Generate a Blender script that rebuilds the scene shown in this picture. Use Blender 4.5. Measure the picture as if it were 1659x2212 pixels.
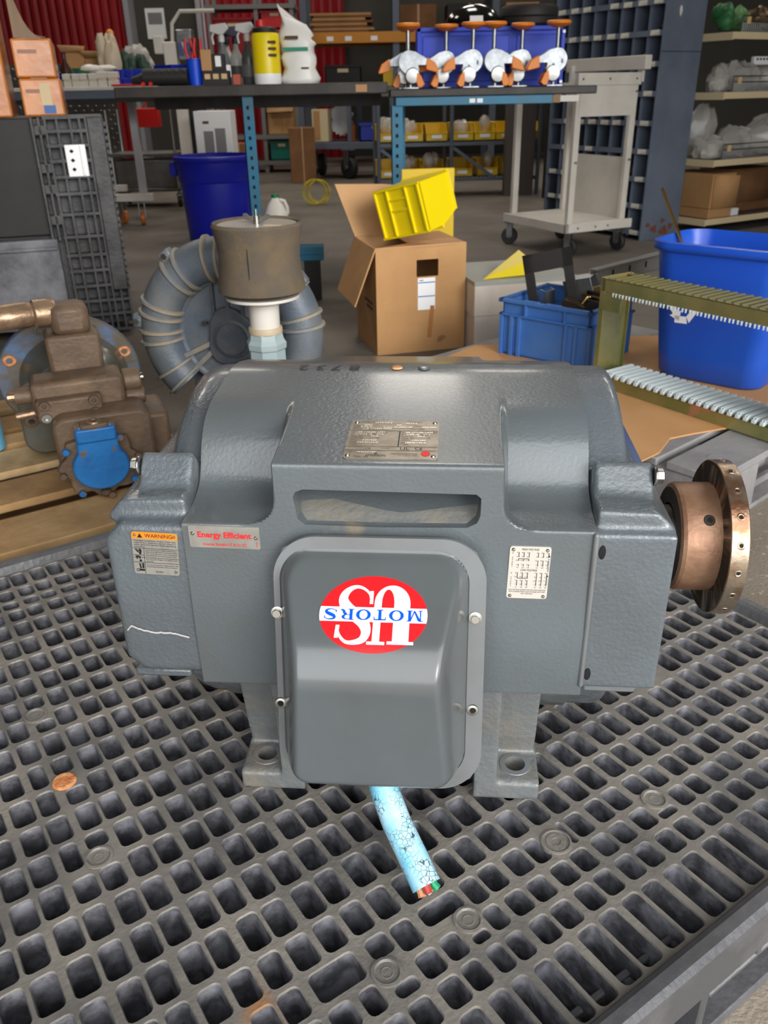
import bpy, bmesh, math, random
from mathutils import Vector, Matrix
random.seed(7)
PI = math.pi
sc = bpy.context.scene
COL = sc.collection
for o in list(bpy.data.objects): bpy.data.objects.remove(o)

# ---------------------------------------------------------------- camera
H = .95; PITCH = math.radians(26.85); ROLL = math.radians(1.15); FPX = 1790.0
cam = bpy.data.cameras.new('camera'); camo = bpy.data.objects.new('camera', cam); COL.objects.link(camo)
fwd = Vector((0, math.cos(PITCH), -math.sin(PITCH)))
r0 = Vector((1, 0, 0)); u0 = r0.cross(fwd)
rgt = r0*math.cos(ROLL) - u0*math.sin(ROLL)
upv = u0*math.cos(ROLL) + r0*math.sin(ROLL)
R = Matrix((rgt, upv, -fwd)).transposed().to_4x4()
R.translation = Vector((0, 0, H))
camo.matrix_world = R
cam.sensor_fit = 'VERTICAL'; cam.sensor_height = 36.0; cam.lens = FPX/2212*36.0
cam.clip_start = .02; cam.clip_end = 200
cam.dof.use_dof = True; cam.dof.focus_distance = .95; cam.dof.aperture_fstop = 11
sc.camera = camo

def at(u, v, y):
    """world point seen at photo pixel (u, v) at depth plane y"""
    d = fwd + rgt*((u-829.5)/FPX) - upv*((v-1106)/FPX)
    return Vector((0, 0, H)) + d*(y/d.y)
def fl(u, v, z=0):
    d = fwd + rgt*((u-829.5)/FPX) - upv*((v-1106)/FPX)
    return Vector((0, 0, H)) + d*((z-H)/d.z)

# ---------------------------------------------------------------- world, sun, exposure
w = bpy.data.worlds.new('overcast_sky'); sc.world = w; w.use_nodes = True
bg = w.node_tree.nodes['Background']; bg.inputs[0].default_value = (.96, .98, 1, 1); bg.inputs[1].default_value = 3.0
sun = bpy.data.lights.new('hazy_sun', 'SUN'); sun.energy = 1.5; sun.angle = math.radians(24); sun.color = (1, .97, .92)
suno = bpy.data.objects.new('hazy_sun', sun); COL.objects.link(suno)
sd = Vector((-.44, .83, -.32)).normalized()
suno.rotation_euler = sd.to_track_quat('-Z', 'Y').to_euler()
DOOR_X0, DOOR_X1, DOOR_H = -1.0, 4.6, 3.3
pt = bpy.data.lights.new('door_portal', 'AREA'); pt.shape = 'RECTANGLE'; pt.size = DOOR_X1-DOOR_X0; pt.size_y = DOOR_H; pt.cycles.is_portal = True
pto = bpy.data.objects.new('door_portal', pt); COL.objects.link(pto); pto.location = ((DOOR_X0+DOOR_X1)/2, -.65, DOOR_H/2); pto.rotation_euler = (math.radians(90), 0, 0)
FILL_LAMPS = [(-3.4, 6.2), (.4, 6.2), (4.0, 6.2), (-3.4, 9.6), (.4, 9.6), (4, 9.6), (-2.5, 13), (2, 13)]
FILL_LAMP_W = 36
sc.view_settings.view_transform = 'Standard'; sc.view_settings.look = 'None'
sc.view_settings.gamma = 1; sc.view_settings.use_curve_mapping = False
sc.view_settings.exposure = .35

# ---------------------------------------------------------------- materials
def rgb(r, g, b):
    f = lambda c: (c/255/12.92 if c/255 <= .04045 else ((c/255+.055)/1.055)**2.4)
    return (f(r), f(g), f(b), 1)
_M = {}
def mat(name, col, rough=.5, metal=0, var=None, bump=None, spots=None, coat=0, trans=0, alpha=1, emis=0, spec=.5):
    """var=(col2, scale, lo, hi)  bump=(scale, strength)  spots=[(col, scale, threshold)]"""
    if name in _M: return _M[name]
    m = bpy.data.materials.new(name); m.use_nodes = True; nt = m.node_tree; N = nt.nodes; L = nt.links
    b = N['Principled BSDF']
    b.inputs['Roughness'].default_value = rough; b.inputs['Metallic'].default_value = metal
    b.inputs['Specular IOR Level'].default_value = spec
    b.inputs['Coat Weight'].default_value = coat
    if coat: b.inputs['Coat Roughness'].default_value = .15
    if trans: b.inputs['Transmission Weight'].default_value = trans
    if alpha < 1: b.inputs['Alpha'].default_value = alpha
    if emis:
        b.inputs['Emission Color'].default_value = col; b.inputs['Emission Strength'].default_value = emis
    tc = N.new('ShaderNodeTexCoord')
    def noise(scale, det=5, rg=.6):
        n = N.new('ShaderNodeTexNoise'); n.inputs['Scale'].default_value = scale
        n.inputs['Detail'].default_value = det; n.inputs['Roughness'].default_value = rg
        L.new(tc.outputs['Object'], n.inputs['Vector']); return n
    cur = None
    if var:
        n = noise(var[1]); mr = N.new('ShaderNodeMapRange')
        mr.inputs[1].default_value = var[2]; mr.inputs[2].default_value = var[3]
        L.new(n.outputs[0], mr.inputs[0])
        mx = N.new('ShaderNodeMix'); mx.data_type = 'RGBA'
        L.new(mr.outputs[0], mx.inputs[0]); mx.inputs[6].default_value = col; mx.inputs[7].default_value = var[0]
        cur = mx.outputs[2]
    for s in (spots or []):
        n = noise(s[1], 4, .55)
        n.inputs['Scale'].default_value = s[1]
        mr = N.new('ShaderNodeMapRange'); mr.inputs[1].default_value = s[2]; mr.inputs[2].default_value = s[2]+.03
        L.new(n.outputs[0], mr.inputs[0])
        mx = N.new('ShaderNodeMix'); mx.data_type = 'RGBA'; L.new(mr.outputs[0], mx.inputs[0])
        if cur: L.new(cur, mx.inputs[6])
        else: mx.inputs[6].default_value = col
        mx.inputs[7].default_value = s[0]; cur = mx.outputs[2]
    if cur: L.new(cur, b.inputs['Base Color'])
    else: b.inputs['Base Color'].default_value = col
    if bump:
        n = noise(bump[0], 3, .5); bp = N.new('ShaderNodeBump')
        bp.inputs['Strength'].default_value = bump[1]; bp.inputs['Distance'].default_value = .004
        L.new(n.outputs[0], bp.inputs['Height']); L.new(bp.outputs[0], b.inputs['Normal'])
    _M[name] = m
    return m

# ---------------------------------------------------------------- mesh builder
def rotm(rx=0, ry=0, rz=0):
    return Matrix.Rotation(rz, 3, 'Z') @ Matrix.Rotation(ry, 3, 'Y') @ Matrix.Rotation(rx, 3, 'X')
def frame_of(d):
    d = Vector(d).normalized()
    a = Vector((0, 0, 1)) if abs(d.z) < .9 else Vector((1, 0, 0))
    x = a.cross(d).normalized(); return x, d.cross(x), d
class MB:
    def __init__(s): s.v = []; s.f = []
    def add(s, vs, fs):
        b = len(s.v); s.v += [Vector(p) for p in vs]; s.f += [[b+i for i in f] for f in fs]; return s
    def box(s, c, d, rot=None, taper=1):
        c = Vector(c); x, y, z = d[0]/2, d[1]/2, d[2]/2; t = taper
        P = [Vector(p) for p in ((-x*t, -y*t, -z), (x*t, -y*t, -z), (x*t, y*t, -z), (-x*t, y*t, -z), (-x, -y, z), (x, -y, z), (x, y, z), (-x, y, z))]
        if rot is not None: P = [rot @ p for p in P]
        return s.add([c+p for p in P], [(3, 2, 1, 0), (4, 5, 6, 7), (0, 1, 5, 4), (1, 2, 6, 5), (2, 3, 7, 6), (3, 0, 4, 7)])
    def mm(s, a, b): return s.box([(a[i]+b[i])/2 for i in range(3)], [abs(b[i]-a[i]) for i in range(3)])
    def bar(s, p, q, wd, h=None, up=(0, 0, 1)):
        p = Vector(p); q = Vector(q); h = h or wd; d = (q-p).normalized(); u = Vector(up)
        if abs(d.dot(u)) > .95: u = Vector((0, 1, 0))
        x = d.cross(u).normalized()*wd/2; y = x.cross(d).normalized()*h/2
        return s.add([p-x-y, p+x-y, p+x+y, p-x+y, q-x-y, q+x-y, q+x+y, q-x+y],
                     [(0, 1, 2, 3), (7, 6, 5, 4), (1, 0, 4, 5), (2, 1, 5, 6), (3, 2, 6, 7), (0, 3, 7, 4)])
    def cyl(s, p, q, r, r2=None, n=16, caps=True):
        r2 = r if r2 is None else r2; p = Vector(p); q = Vector(q); x, y, d = frame_of(q-p)
        vs = [p+(x*math.cos(2*PI*i/n)+y*math.sin(2*PI*i/n))*r for i in range(n)] + [q+(x*math.cos(2*PI*i/n)+y*math.sin(2*PI*i/n))*r2 for i in range(n)]
        fs = [(i, (i+1) % n, n+(i+1) % n, n+i) for i in range(n)]
        if caps: fs += [tuple(range(n-1, -1, -1)), tuple(range(n, 2*n))]
        return s.add(vs, fs)
    def lathe(s, prof, o=(0, 0, 0), ax=(0, 0, 1), n=24, sq=None, cap=True):
        """prof [(r, h)] turned about axis ax through o"""
        x, y, d = frame_of(ax); o = Vector(o); vs = []; k = len(prof)
        if tuple(ax) == (0, 0, 1): x, y = Vector((1, 0, 0)), Vector((0, 1, 0))
        for r, h in prof:
            for i in range(n):
                a = 2*PI*i/n; rr = r
                if sq: rr = r/(abs(math.cos(a))**sq+abs(math.sin(a))**sq)**(1/sq)
                vs.append(o+d*h+(x*math.cos(a)+y*math.sin(a))*rr)
        fs = [(j*n+i, j*n+(i+1) % n, (j+1)*n+(i+1) % n, (j+1)*n+i) for j in range(k-1) for i in range(n)]
        if cap:
            if prof[0][0] > 1e-6: fs.append(tuple(range(n-1, -1, -1)))
            if prof[-1][0] > 1e-6: fs.append(tuple((k-1)*n+i for i in range(n)))
        return s.add(vs, fs)
    def tube(s, pts, r, n=8, caps=True, closed=False):
        pts = [Vector(p) for p in pts]; k = len(pts); vs = []; px = None
        for i, p in enumerate(pts):
            d = (pts[(i+1) % k] if (closed or i < k-1) else p) - (pts[i-1] if (closed or i > 0) else p)
            d.normalize()
            if px is None: px = frame_of(d)[0]
            px = (px-d*px.dot(d)).normalized(); py = d.cross(px)
            rr = r[i] if isinstance(r, (list, tuple)) else r
            vs += [p+(px*math.cos(2*PI*j/n)+py*math.sin(2*PI*j/n))*rr for j in range(n)]
        m = k if closed else k-1
        fs = [(i*n+j, i*n+(j+1) % n, ((i+1) % k)*n+(j+1) % n, ((i+1) % k)*n+j) for i in range(m) for j in range(n)]
        if caps and not closed: fs += [tuple(range(n-1, -1, -1)), tuple((k-1)*n+j for j in range(n))]
        return s.add(vs, fs)
    def prism(s, poly, o, ex, ey, dep):
        """2-D polygon in plane (ex, ey) at o, extruded along ex x ey by dep (dep may be (a, b))"""
        o = Vector(o); ex = Vector(ex); ey = Vector(ey); n = ex.cross(ey).normalized()
        a, b = dep if isinstance(dep, tuple) else (0, dep); k = len(poly)
        vs = [o+ex*p[0]+ey*p[1]+n*a for p in poly]+[o+ex*p[0]+ey*p[1]+n*b for p in poly]
        fs = [tuple(range(k-1, -1, -1)), tuple(range(k, 2*k))]+[(i, (i+1) % k, k+(i+1) % k, k+i) for i in range(k)]
        return s.add(vs, fs)
    def sheet(s, vs, fs): return s.add(vs, fs)
    def sphere(s, c, r, n=12, m=8, sc=(1, 1, 1)):
        c = Vector(c)
        vs = [c+Vector((0, 0, -r*sc[2]))]
        for j in range(1, m):
            t = PI*j/m-PI/2
            vs += [c+Vector((r*sc[0]*math.cos(t)*math.cos(2*PI*i/n), r*sc[1]*math.cos(t)*math.sin(2*PI*i/n), r*sc[2]*math.sin(t))) for i in range(n)]
        vs.append(c+Vector((0, 0, r*sc[2]))); e = len(vs)-1
        fs = [(0, 1+(i+1) % n, 1+i) for i in range(n)]
        fs += [(1+j*n+i, 1+j*n+(i+1) % n, 1+(j+1)*n+(i+1) % n, 1+(j+1)*n+i) for j in range(m-2) for i in range(n)]
        fs += [(1+(m-2)*n+i, 1+(m-2)*n+(i+1) % n, e) for i in range(n)]
        return s.add(vs, fs)
    def xf(s, M, start=0):
        for i in range(start, len(s.v)): s.v[i] = M @ s.v[i]
        return s
    def mesh(s, name, m=None, smooth=True, ang=.6):
        me = bpy.data.meshes.new(name); me.from_pydata([tuple(p) for p in s.v], [], s.f)
        bm = bmesh.new(); bm.from_mesh(me); bmesh.ops.recalc_face_normals(bm, faces=bm.faces); bm.to_mesh(me); bm.free()
        if smooth:
            me.shade_smooth(); me.set_sharp_from_angle(angle=ang)
        if m: me.materials.append(m)
        return me
    def build(s, name, m, parent=None, bevel=0, seg=2, ang=.6, smooth=True, solid=0):
        o = bpy.data.objects.new(name, s.mesh(name, m, smooth, ang)); COL.objects.link(o)
        if parent: o.parent = parent
        if solid:
            md = o.modifiers.new('thick', 'SOLIDIFY'); md.thickness = solid; md.offset = 0
        if bevel:
            md = o.modifiers.new('edge', 'BEVEL'); md.width = bevel; md.segments = seg; md.limit_method = 'ANGLE'; md.angle_limit = .7
            md.harden_normals = False
        return o
def tag(o, label=None, cat=None, group=None, kind=None):
    if label: o['label'] = label
    if cat: o['category'] = cat
    if group: o['group'] = group
    if kind: o['kind'] = kind
    return o
def thing(name, label, cat, loc=(0, 0, 0), rz=0, group=None):
    o = bpy.data.objects.new(name, None); COL.objects.link(o); o.empty_display_size = .05
    o.location = loc; o.rotation_euler = (0, 0, rz)
    return tag(o, label, cat, group)
def copy_obj(o, parent=None):
    c = o.copy(); COL.objects.link(c)
    if parent: c.parent = parent
    return c
def dup(root, loc, rz=None, label=None):
    r = copy_obj(root); r.location = loc
    if rz is not None: r.rotation_euler = (0, 0, rz)
    if label: r['label'] = label
    for ch in list(root.children):
        c = copy_obj(ch, r)
        for g in list(ch.children): copy_obj(g, c)
    return r
def struct(o): o['kind'] = 'structure'; return o

# text as flat mesh pieces, in the plane (ex, ey) at o
_font = None
def text(mb, body, o, ex, ey, size, align='CENTER', bold=0, wid=1, sp=1, fit=None, conform=None):
    cu = bpy.data.curves.new('t', 'FONT'); cu.body = body; cu.size = size; cu.align_x = align; cu.align_y = 'CENTER'
    cu.resolution_u = 3; cu.offset = bold; cu.space_character = sp; cu.fill_mode = 'FRONT'
    ob = bpy.data.objects.new('t', cu); COL.objects.link(ob)
    dg = bpy.context.evaluated_depsgraph_get(); dg.update(); me = bpy.data.meshes.new_from_object(ob.evaluated_get(dg))
    o = Vector(o); ex = Vector(ex); ey = Vector(ey)
    xs = [v.co.x for v in me.vertices]
    if fit and xs: wid = fit/(max(xs)-min(xs))
    mb.add([o+ex*v.co.x*wid+ey*v.co.y for v in me.vertices], [tuple(p.vertices) for p in me.polygons])
    bpy.data.objects.remove(ob); bpy.data.curves.remove(cu); bpy.data.meshes.remove(me)
def rrect(a, b, r, n=4, cx=0, cy=0):
    P = []
    for k, (sx, sy) in enumerate(((1, 1), (-1, 1), (-1, -1), (1, -1))):
        for i in range(n+1):
            t = PI/2*k+PI/2*i/n
            P.append((cx+sx*(a-r)+r*math.cos(t), cy+sy*(b-r)+r*math.sin(t)))
    return P
def apply_mods(o):
    dg = bpy.context.evaluated_depsgraph_get(); dg.update()
    me = bpy.data.meshes.new_from_object(o.evaluated_get(dg)); o.modifiers.clear(); o.data = me
def smin(a, b, k): h = max(k-abs(a-b), 0)/k; return min(a, b)-h*h*k/4
def smax(a, b, k): h = max(k-abs(a-b), 0)/k; return max(a, b)+h*h*k/4
def sstep(a, b, x):
    t = min(1, max(0, (x-a)/(b-a))); return t*t*(3-2*t)
# ================================================================ THE SETTING
M_conc = mat('concrete_floor', rgb(114, 106, 96), .7, var=(rgb(88, 80, 72), 1.6, .3, .7), bump=(60, .25), spots=[(rgb(98, 90, 82), 9, .64), (rgb(150, 144, 136), 26, .70)])
M_wallr = mat('red_corrugated_wall', rgb(158, 14, 26), .45, var=(rgb(128, 12, 20), 1.2, .3, .7))
M_dark = mat('dark_wall', rgb(74, 72, 66), .8, var=(rgb(58, 56, 50), .8, .3, .7))
M_ceil = mat('ceiling_metal', rgb(176, 172, 165), .7)
f = MB().mm((-11, 2.353, -.3), (11, 17, 0)); struct(f.build('floor', M_conc, smooth=False))
M_apron_lit = mat('daylit_aggregate', rgb(150, 139, 124), .85, var=(rgb(122, 112, 99), 2.2, .3, .7), bump=(160, .5), spots=[(rgb(178, 164, 142), 55, .62), (rgb(104, 96, 86), 70, .66)])  # coarse aggregate; its lighter tone also paints in daylight falloff from the door
f = MB().mm((-11, -14, -.3), (11, 2.347, 0)); struct(f.build('floor_apron_daylit', M_apron_lit, smooth=False))
f = MB().mm((-11, -.55, 5.4), (11, 17, 5.6)); struct(f.build('ceiling', M_ceil, smooth=False))
f = MB()
for i in range(0, 80):                                   # corrugated sheet: ribs of real depth
    x = -11+i*.135
    if x < -3.95 or -2.72 < x < -.6: f.prism([(0, 0), (.045, -.03), (.09, -.03), (.135, 0), (.135, .06), (0, .06)], (x, 15, 0), (1, 0, 0), (0, 1, 0), (0, 5.4))
struct(f.build('wall_back', M_wallr, smooth=False))
f = MB().mm((-4.1, 15.3, 0), (-2.4, 15.5, 5.4)).mm((-1.2, 15.1, 0), (11, 15.3, 5.4)); struct(f.build('wall_back_recess', M_dark, smooth=False))
f = MB().mm((-3.86, 14.9, 0), (-3.78, 15.3, 5.4)).mm((-2.75, 14.9, 0), (-2.67, 15.3, 5.4)); struct(f.build('trim_1', mat('grey_trim', rgb(160, 160, 165), .5), bevel=.008))
f = MB().mm((-11.2, -.55, 0), (-11, 17, 5.4)); struct(f.build('wall_left', M_dark, smooth=False))
f = MB().mm((11, -.55, 0), (11.2, 17, 5.4)); struct(f.build('wall_right', M_dark, smooth=False))
f = MB().mm((-11, -.75, 0), (DOOR_X0, -.55, 5.4)).mm((DOOR_X1, -.75, 0), (11, -.55, 5.4)).mm((DOOR_X0, -.75, DOOR_H), (DOOR_X1, -.55, 5.4)); struct(f.build('wall_front', M_dark, smooth=False))
M_lamp = mat('lamp_shade', rgb(190, 190, 188), .4)
for i, (x, y) in enumerate(FILL_LAMPS):                      # unseen lamps added overhead to brighten the dim background
    t = thing('added_fill_lamp', 'square unseen fill lamp added under the ceiling, %s from the door, %s row' % (['first', 'second', 'third'][0 if y < 7 else 1 if y < 10 else 2], 'left' if x < -1 else 'middle' if x < 1.5 else 'right'), 'lamp', (x, y, 4.9), group='added fill lamps under the ceiling')
    MB().prism([(-.58, -.58), (.58, -.58), (.58, .58), (-.58, .58)], (0, 0, 0), (1, 0, 0), (0, 1, 0), (0, .08)).mm((-.03, -.03, .08), (.03, .03, .49)).build('shade', M_lamp, t)
    ld = bpy.data.lights.new('fill_lamp_light', 'AREA'); ld.shape = 'SQUARE'; ld.size = 1.1; ld.energy = FILL_LAMP_W; ld.color = (1, .94, .85)
    lo = bpy.data.objects.new('fill_lamp_light', ld); COL.objects.link(lo); lo.parent = t; lo.location = (0, 0, -.01)

# ================================================================ BLACK PLASTIC PALLET UNDER THE MOTOR
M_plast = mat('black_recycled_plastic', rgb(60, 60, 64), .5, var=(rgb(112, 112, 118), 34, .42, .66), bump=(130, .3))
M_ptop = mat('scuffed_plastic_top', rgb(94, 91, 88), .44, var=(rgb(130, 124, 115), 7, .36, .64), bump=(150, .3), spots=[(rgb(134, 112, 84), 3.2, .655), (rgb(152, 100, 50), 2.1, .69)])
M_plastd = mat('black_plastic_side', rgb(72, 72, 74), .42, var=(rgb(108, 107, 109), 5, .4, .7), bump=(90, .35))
PA = math.radians(33.7)
pal = thing('plastic_pallet', 'black plastic pallet with a lattice deck, carrying the grey motor', 'pallet', (0, 0, 0), PA)
AL = [-.13, -.097, -.063, -.03, .004, .038, .072, .104, .137, .17, .202, .236, .27, .304, .338, .372, .40, .428, .46, .495, .53, .563, .597, .63, .665, .70, .735, .767, .803, .836, .87, .905, .94, .972, 1.003, 1.035, 1.07, 1.102, 1.132]
BE = [.300, .379, .419, .457, .50, .5485, .6025, .6565, .709, .76, .812, .864, .916, .97, 1.024, 1.074, 1.123, 1.175, 1.2315, 1.289, 1.341, 1.385, 1.418, 1.462, 1.518]
AE = [AL[0]-.016]+[(AL[i]+AL[i+1])/2 for i in range(len(AL)-1)]+[AL[-1]+.018]
ZT = .15
PLUGS = [(.097, .915), (.097, .767), (.098, 1.072), (.295, .454), (.401, .453), (.553, .474), (.701, .451), (.5, 1.12), (.9, .62), (.9, .76), (.05, .5), (.9, 1.3), (.33, 1.31)]
def deck():
    mb = MB()
    for bi in range(len(BE)-1):
        b0, b1 = BE[bi], BE[bi+1]
        skip = -1
        for ai in range(len(AE)-1):
            if ai == skip: continue
            a0, a1 = AE[ai], AE[ai+1]
            hsh = (ai*7+bi*13+ai*bi) % 23
            if bi in (3,) and hsh in (5, 11) and ai+2 < len(AE): a1 = AE[ai+2]; skip = ai+1     # a few double-width openings
            ja = .0016*math.sin(ai*3.1+bi*1.7); cx, cy = (a0+a1)/2+ja, (b0+b1)/2+.0012*math.sin(bi*5+ai)
            ha, hb = (a1-a0)/2-.0041, (b1-b0)/2-.0046
            for px, py in PLUGS:                                  # openings shrink around the round bosses
                dx, dy = cx-px, cy-py
                if abs(dx) < ha+.017 and abs(dy) < hb+.017:
                    if abs(dx)/(ha+.017) > abs(dy)/(hb+.017):
                        cut = (ha+.017-abs(dx))/2; ha -= cut; cx += math.copysign(cut, dx)
                    else:
                        cut = (hb+.017-abs(dy))/2; hb -= cut; cy += math.copysign(cut, dy)
            ha = max(ha, .003); hb = max(hb, .003)
            r = min(.0065, ha*.8, hb*.8)
            L0 = rrect(ha+.0012, hb+.0012, r+.001, 3, cx, cy); L1 = rrect(ha, hb, r, 3, cx, cy); L2 = rrect(ha*.84, hb*.88, r*.8, 3, cx, cy)
            n = len(L0); o = len(mb.v)
            mb.v += [Vector(p) for p in ((a1, b1, ZT), (a0, b1, ZT), (a0, b0, ZT), (a1, b0, ZT))]
            mb.v += [Vector((p[0], p[1], ZT)) for p in L0]+[Vector((p[0], p[1], ZT-.0022)) for p in L1]+[Vector((p[0], p[1], ZT-.072)) for p in L2]
            q = n//4
            for k in range(4):
                for i in range(q-1): mb.f.append([o+k, o+4+k*q+i, o+4+k*q+i+1][::-1])
                nk = (k+1) % 4
                mb.f.append([o+k, o+4+k*q+q-1, o+4+nk*q, o+nk][::-1])
            for lv in range(2):
                for i in range(n):
                    j = (i+1) % n
                    mb.f.append([o+4+lv*n+i, o+4+lv*n+j, o+4+(lv+1)*n+j, o+4+(lv+1)*n+i])
    return mb
dk = deck(); dko = dk.build('deck_lattice', M_plast, pal, ang=.9)
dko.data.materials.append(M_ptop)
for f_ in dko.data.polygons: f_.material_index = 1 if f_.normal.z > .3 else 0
A0, A1, B0, B1 = AE[0], AE[-1], BE[0], BE[-1]
mb = MB()                                                # raised rim with bevelled inner side
prof = [(0, -.05), (0, 0), (.006, .014), (.012, .018), (.024, .018), (.030, .012), (.030, -.05)]
def rimside(mb, p, q, out):
    p = Vector(p); q = Vector(q); out = Vector(out); k = len(prof)
    ext = (q-p).normalized()
    vs = [p-ext*h[0]+out*h[0]+Vector((0, 0, ZT+h[1])) for h in prof]+[q+ext*h[0]+out*h[0]+Vector((0, 0, ZT+h[1])) for h in prof]
    mb.add(vs, [(i, i+1, k+i+1, k+i) for i in range(k-1)])
rimside(mb, (A0, B0, 0), (A1, B0, 0), (0, -1, 0)); rimside(mb, (A0, B1, 0), (A1, B1, 0), (0, 1, 0))
rimside(mb, (A0, B0, 0), (A0, B1, 0), (-1, 0, 0)); rimside(mb, (A1, B0, 0), (A1, B1, 0), (1, 0, 0))
mb.build('rim', M_plastd, pal, ang=.5)
mb = MB()                                                # near side: top band, bottom rail, posts round the fork openings
X0, X1, Y0, Y1 = A0-.03, A1+.03, B0-.03, B1+.03
for side in range(4):
    if side % 2 == 0:
        yy = (Y0, Y1)[side//2]; inn = (1, -1)[side//2]
        P = lambda a, z, d: (a, yy+inn*d, z); lo, hi = X0, X1
    else:
        xx = (X0, X1)[side//2]; inn = (1, -1)[side//2]
        P = lambda a, z, d: (xx+inn*d, a, z); lo, hi = Y0, Y1
    W = hi-lo
    mb.mm(P(lo, .112, .001), P(hi, .15, .014))
    mb.mm(P(lo, 0, .001), P(hi, .018, .03))
    for fr in (0, .44, .88):
        a = lo+W*fr; b = lo+W*(fr+.12)
        for c0, c1 in ((a, a+.012), (b-.012, b), ((a+b)/2-.006, (a+b)/2+.006)): mb.mm(P(c0, 0, .001), P(c1, .13, .05))
        mb.mm(P(a, 0, .05), P(b, .13, .058))
    for fr in (.2, .3, .62, .72):
        a = lo+W*fr; mb.mm(P(a, .085, .001), P(a+.012, .15, .03))
    for fr in (.12, .56):
        a = lo+W*fr; mb.mm(P(a, .082, .001), P(a+W*.32, .09, .03))
mb.build('side_rails', M_plastd, pal, bevel=.002, seg=1)
mb = MB()
for ax in (X0+.09, (X0+X1)/2, X1-.09):
    for by in (Y0+.10, (Y0+Y1)/2, Y1-.10): 
        mb.box((ax, by, .05), (.15, .15, .1))
for by in (Y0+.10, (Y0+Y1)/2, Y1-.10): mb.mm((X0+.02, by-.07, .001), (X1-.02, by+.07, .016))
mb.build('block_feet', M_plastd, pal, smooth=False)
M_rust = mat('rusty_cap', rgb(186, 104, 52), .8, var=(rgb(214, 160, 110), 60, .4, .65), bump=(200, .5))
for i, (a, b) in enumerate(PLUGS[:7]):
    mb = MB(); r = .0155
    if i == 0: mb.lathe([(0, .003), (r*.86, .003), (r, .0015), (r+.001, -.004)], (a, b, ZT), n=24)
    elif i == 5: mb.lathe([(.005, -.004), (.0055, .001), (.012, .001), (.0125, -.001), (.0155, -.001), (.016, .002), (.0185, .0015), (.019, -.003)], (a, b, ZT), n=24)
    else: mb.lathe([(0, -.002), (.006, .0005), (.010, -.001), (.0125, .0005), (.0135, .0022), (.0165, .0018), (.017, -.003)], (a, b, ZT), n=24)
    o = mb.build('plug', M_rust if i == 0 else M_ptop, pal)
    if i == 0: o['label'] = 'rusty orange cap'
# ================================================================ ELECTRIC MOTOR
M_paint = mat('grey_enamel', rgb(91, 98, 102), .32, var=(rgb(86, 90, 90), 6, .35, .68), bump=(240, .16), spots=[(rgb(122, 113, 98), 5.2, .69), (rgb(150, 150, 148), 70, .79)], coat=.5)
M_cast = mat('grey_cast_enamel', rgb(92, 99, 104), .3, var=(rgb(83, 88, 91), 7, .35, .68), bump=(210, .32), spots=[(rgb(126, 115, 96), 6, .69), (rgb(160, 160, 158), 80, .78)], coat=.55)
M_pan = mat('pressed_steel_enamel', rgb(88, 93, 95), .27, var=(rgb(82, 85, 85), 5, .4, .7), bump=(20, .05), coat=.5, spots=[(rgb(120, 112, 96), 7, .74)])
M_flang = mat('flange_enamel', rgb(114, 117, 119), .3, metal=.15, var=(rgb(102, 103, 102), 9, .4, .7))
M_dusty = mat('dusty_enamel', rgb(96, 98, 96), .6, var=(rgb(116, 110, 98), 16, .45, .72), bump=(120, .4))
M_steel = mat('bright_steel', rgb(186, 184, 178), .28, 1)
M_black = mat('black_hole', rgb(10, 10, 10), .9)
MA = math.radians(-5)
mot = thing('electric_motor', 'large grey electric motor with a red and white oval sticker on its terminal box', 'motor', (.019, 1.017, .1515), MA)
Z0 = .256; RC = .23; YB = .258; ZB0 = -.07; ZB1 = .14; ZB2 = .21
AT = math.atan2(ZB2, YB)+math.acos(RC/math.hypot(ZB2, YB))
ATR = math.atan2(.187, .205)+math.acos(RC/math.hypot(.187, .205))
def r_box(c, s, top):
    r = YB/c if c > 1e-4 else 9
    if s > 1e-4: r = smin(r, top/s, .006)
    if s < -1e-4: r = smin(r, -ZB0/-s, .006)
    return r
def r_frame(th, x):
    c, s = abs(math.cos(th)), math.sin(th)
    te = math.atan2(s, c)
    rs = smax(RC, r_box(c, s, ZB1), .05)
    rbo = rs
    yb, at_ = (YB, AT) if math.cos(th) > 0 else (.205, ATR)
    if 0 < te < at_: rbo = max(rs, smin(yb/max(c, 1e-4), RC/(c*math.cos(at_)+s*math.sin(at_)), .006))
    fade = sstep(math.radians(38), math.radians(70), te)
    rs2 = rs+(rbo-rs)*fade
    zf = YB*math.tan(te) if te < 1.4 else 9
    sh = 0
    if zf < ZB1+.03: t = max(0, ZB1+.03-zf); t = min(t, .03); sh = .03-math.sqrt(max(0, .03**2-t**2))
    lo, hi = -.112-sh, .126+sh
    if math.cos(th) < 0: lo, hi = -.126-sh, .112+sh
    m = sstep(lo-.008, lo+.002, x)*(1-sstep(hi-.002, hi+.008, x))
    return rs2+(rbo-rs2)*m
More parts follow.
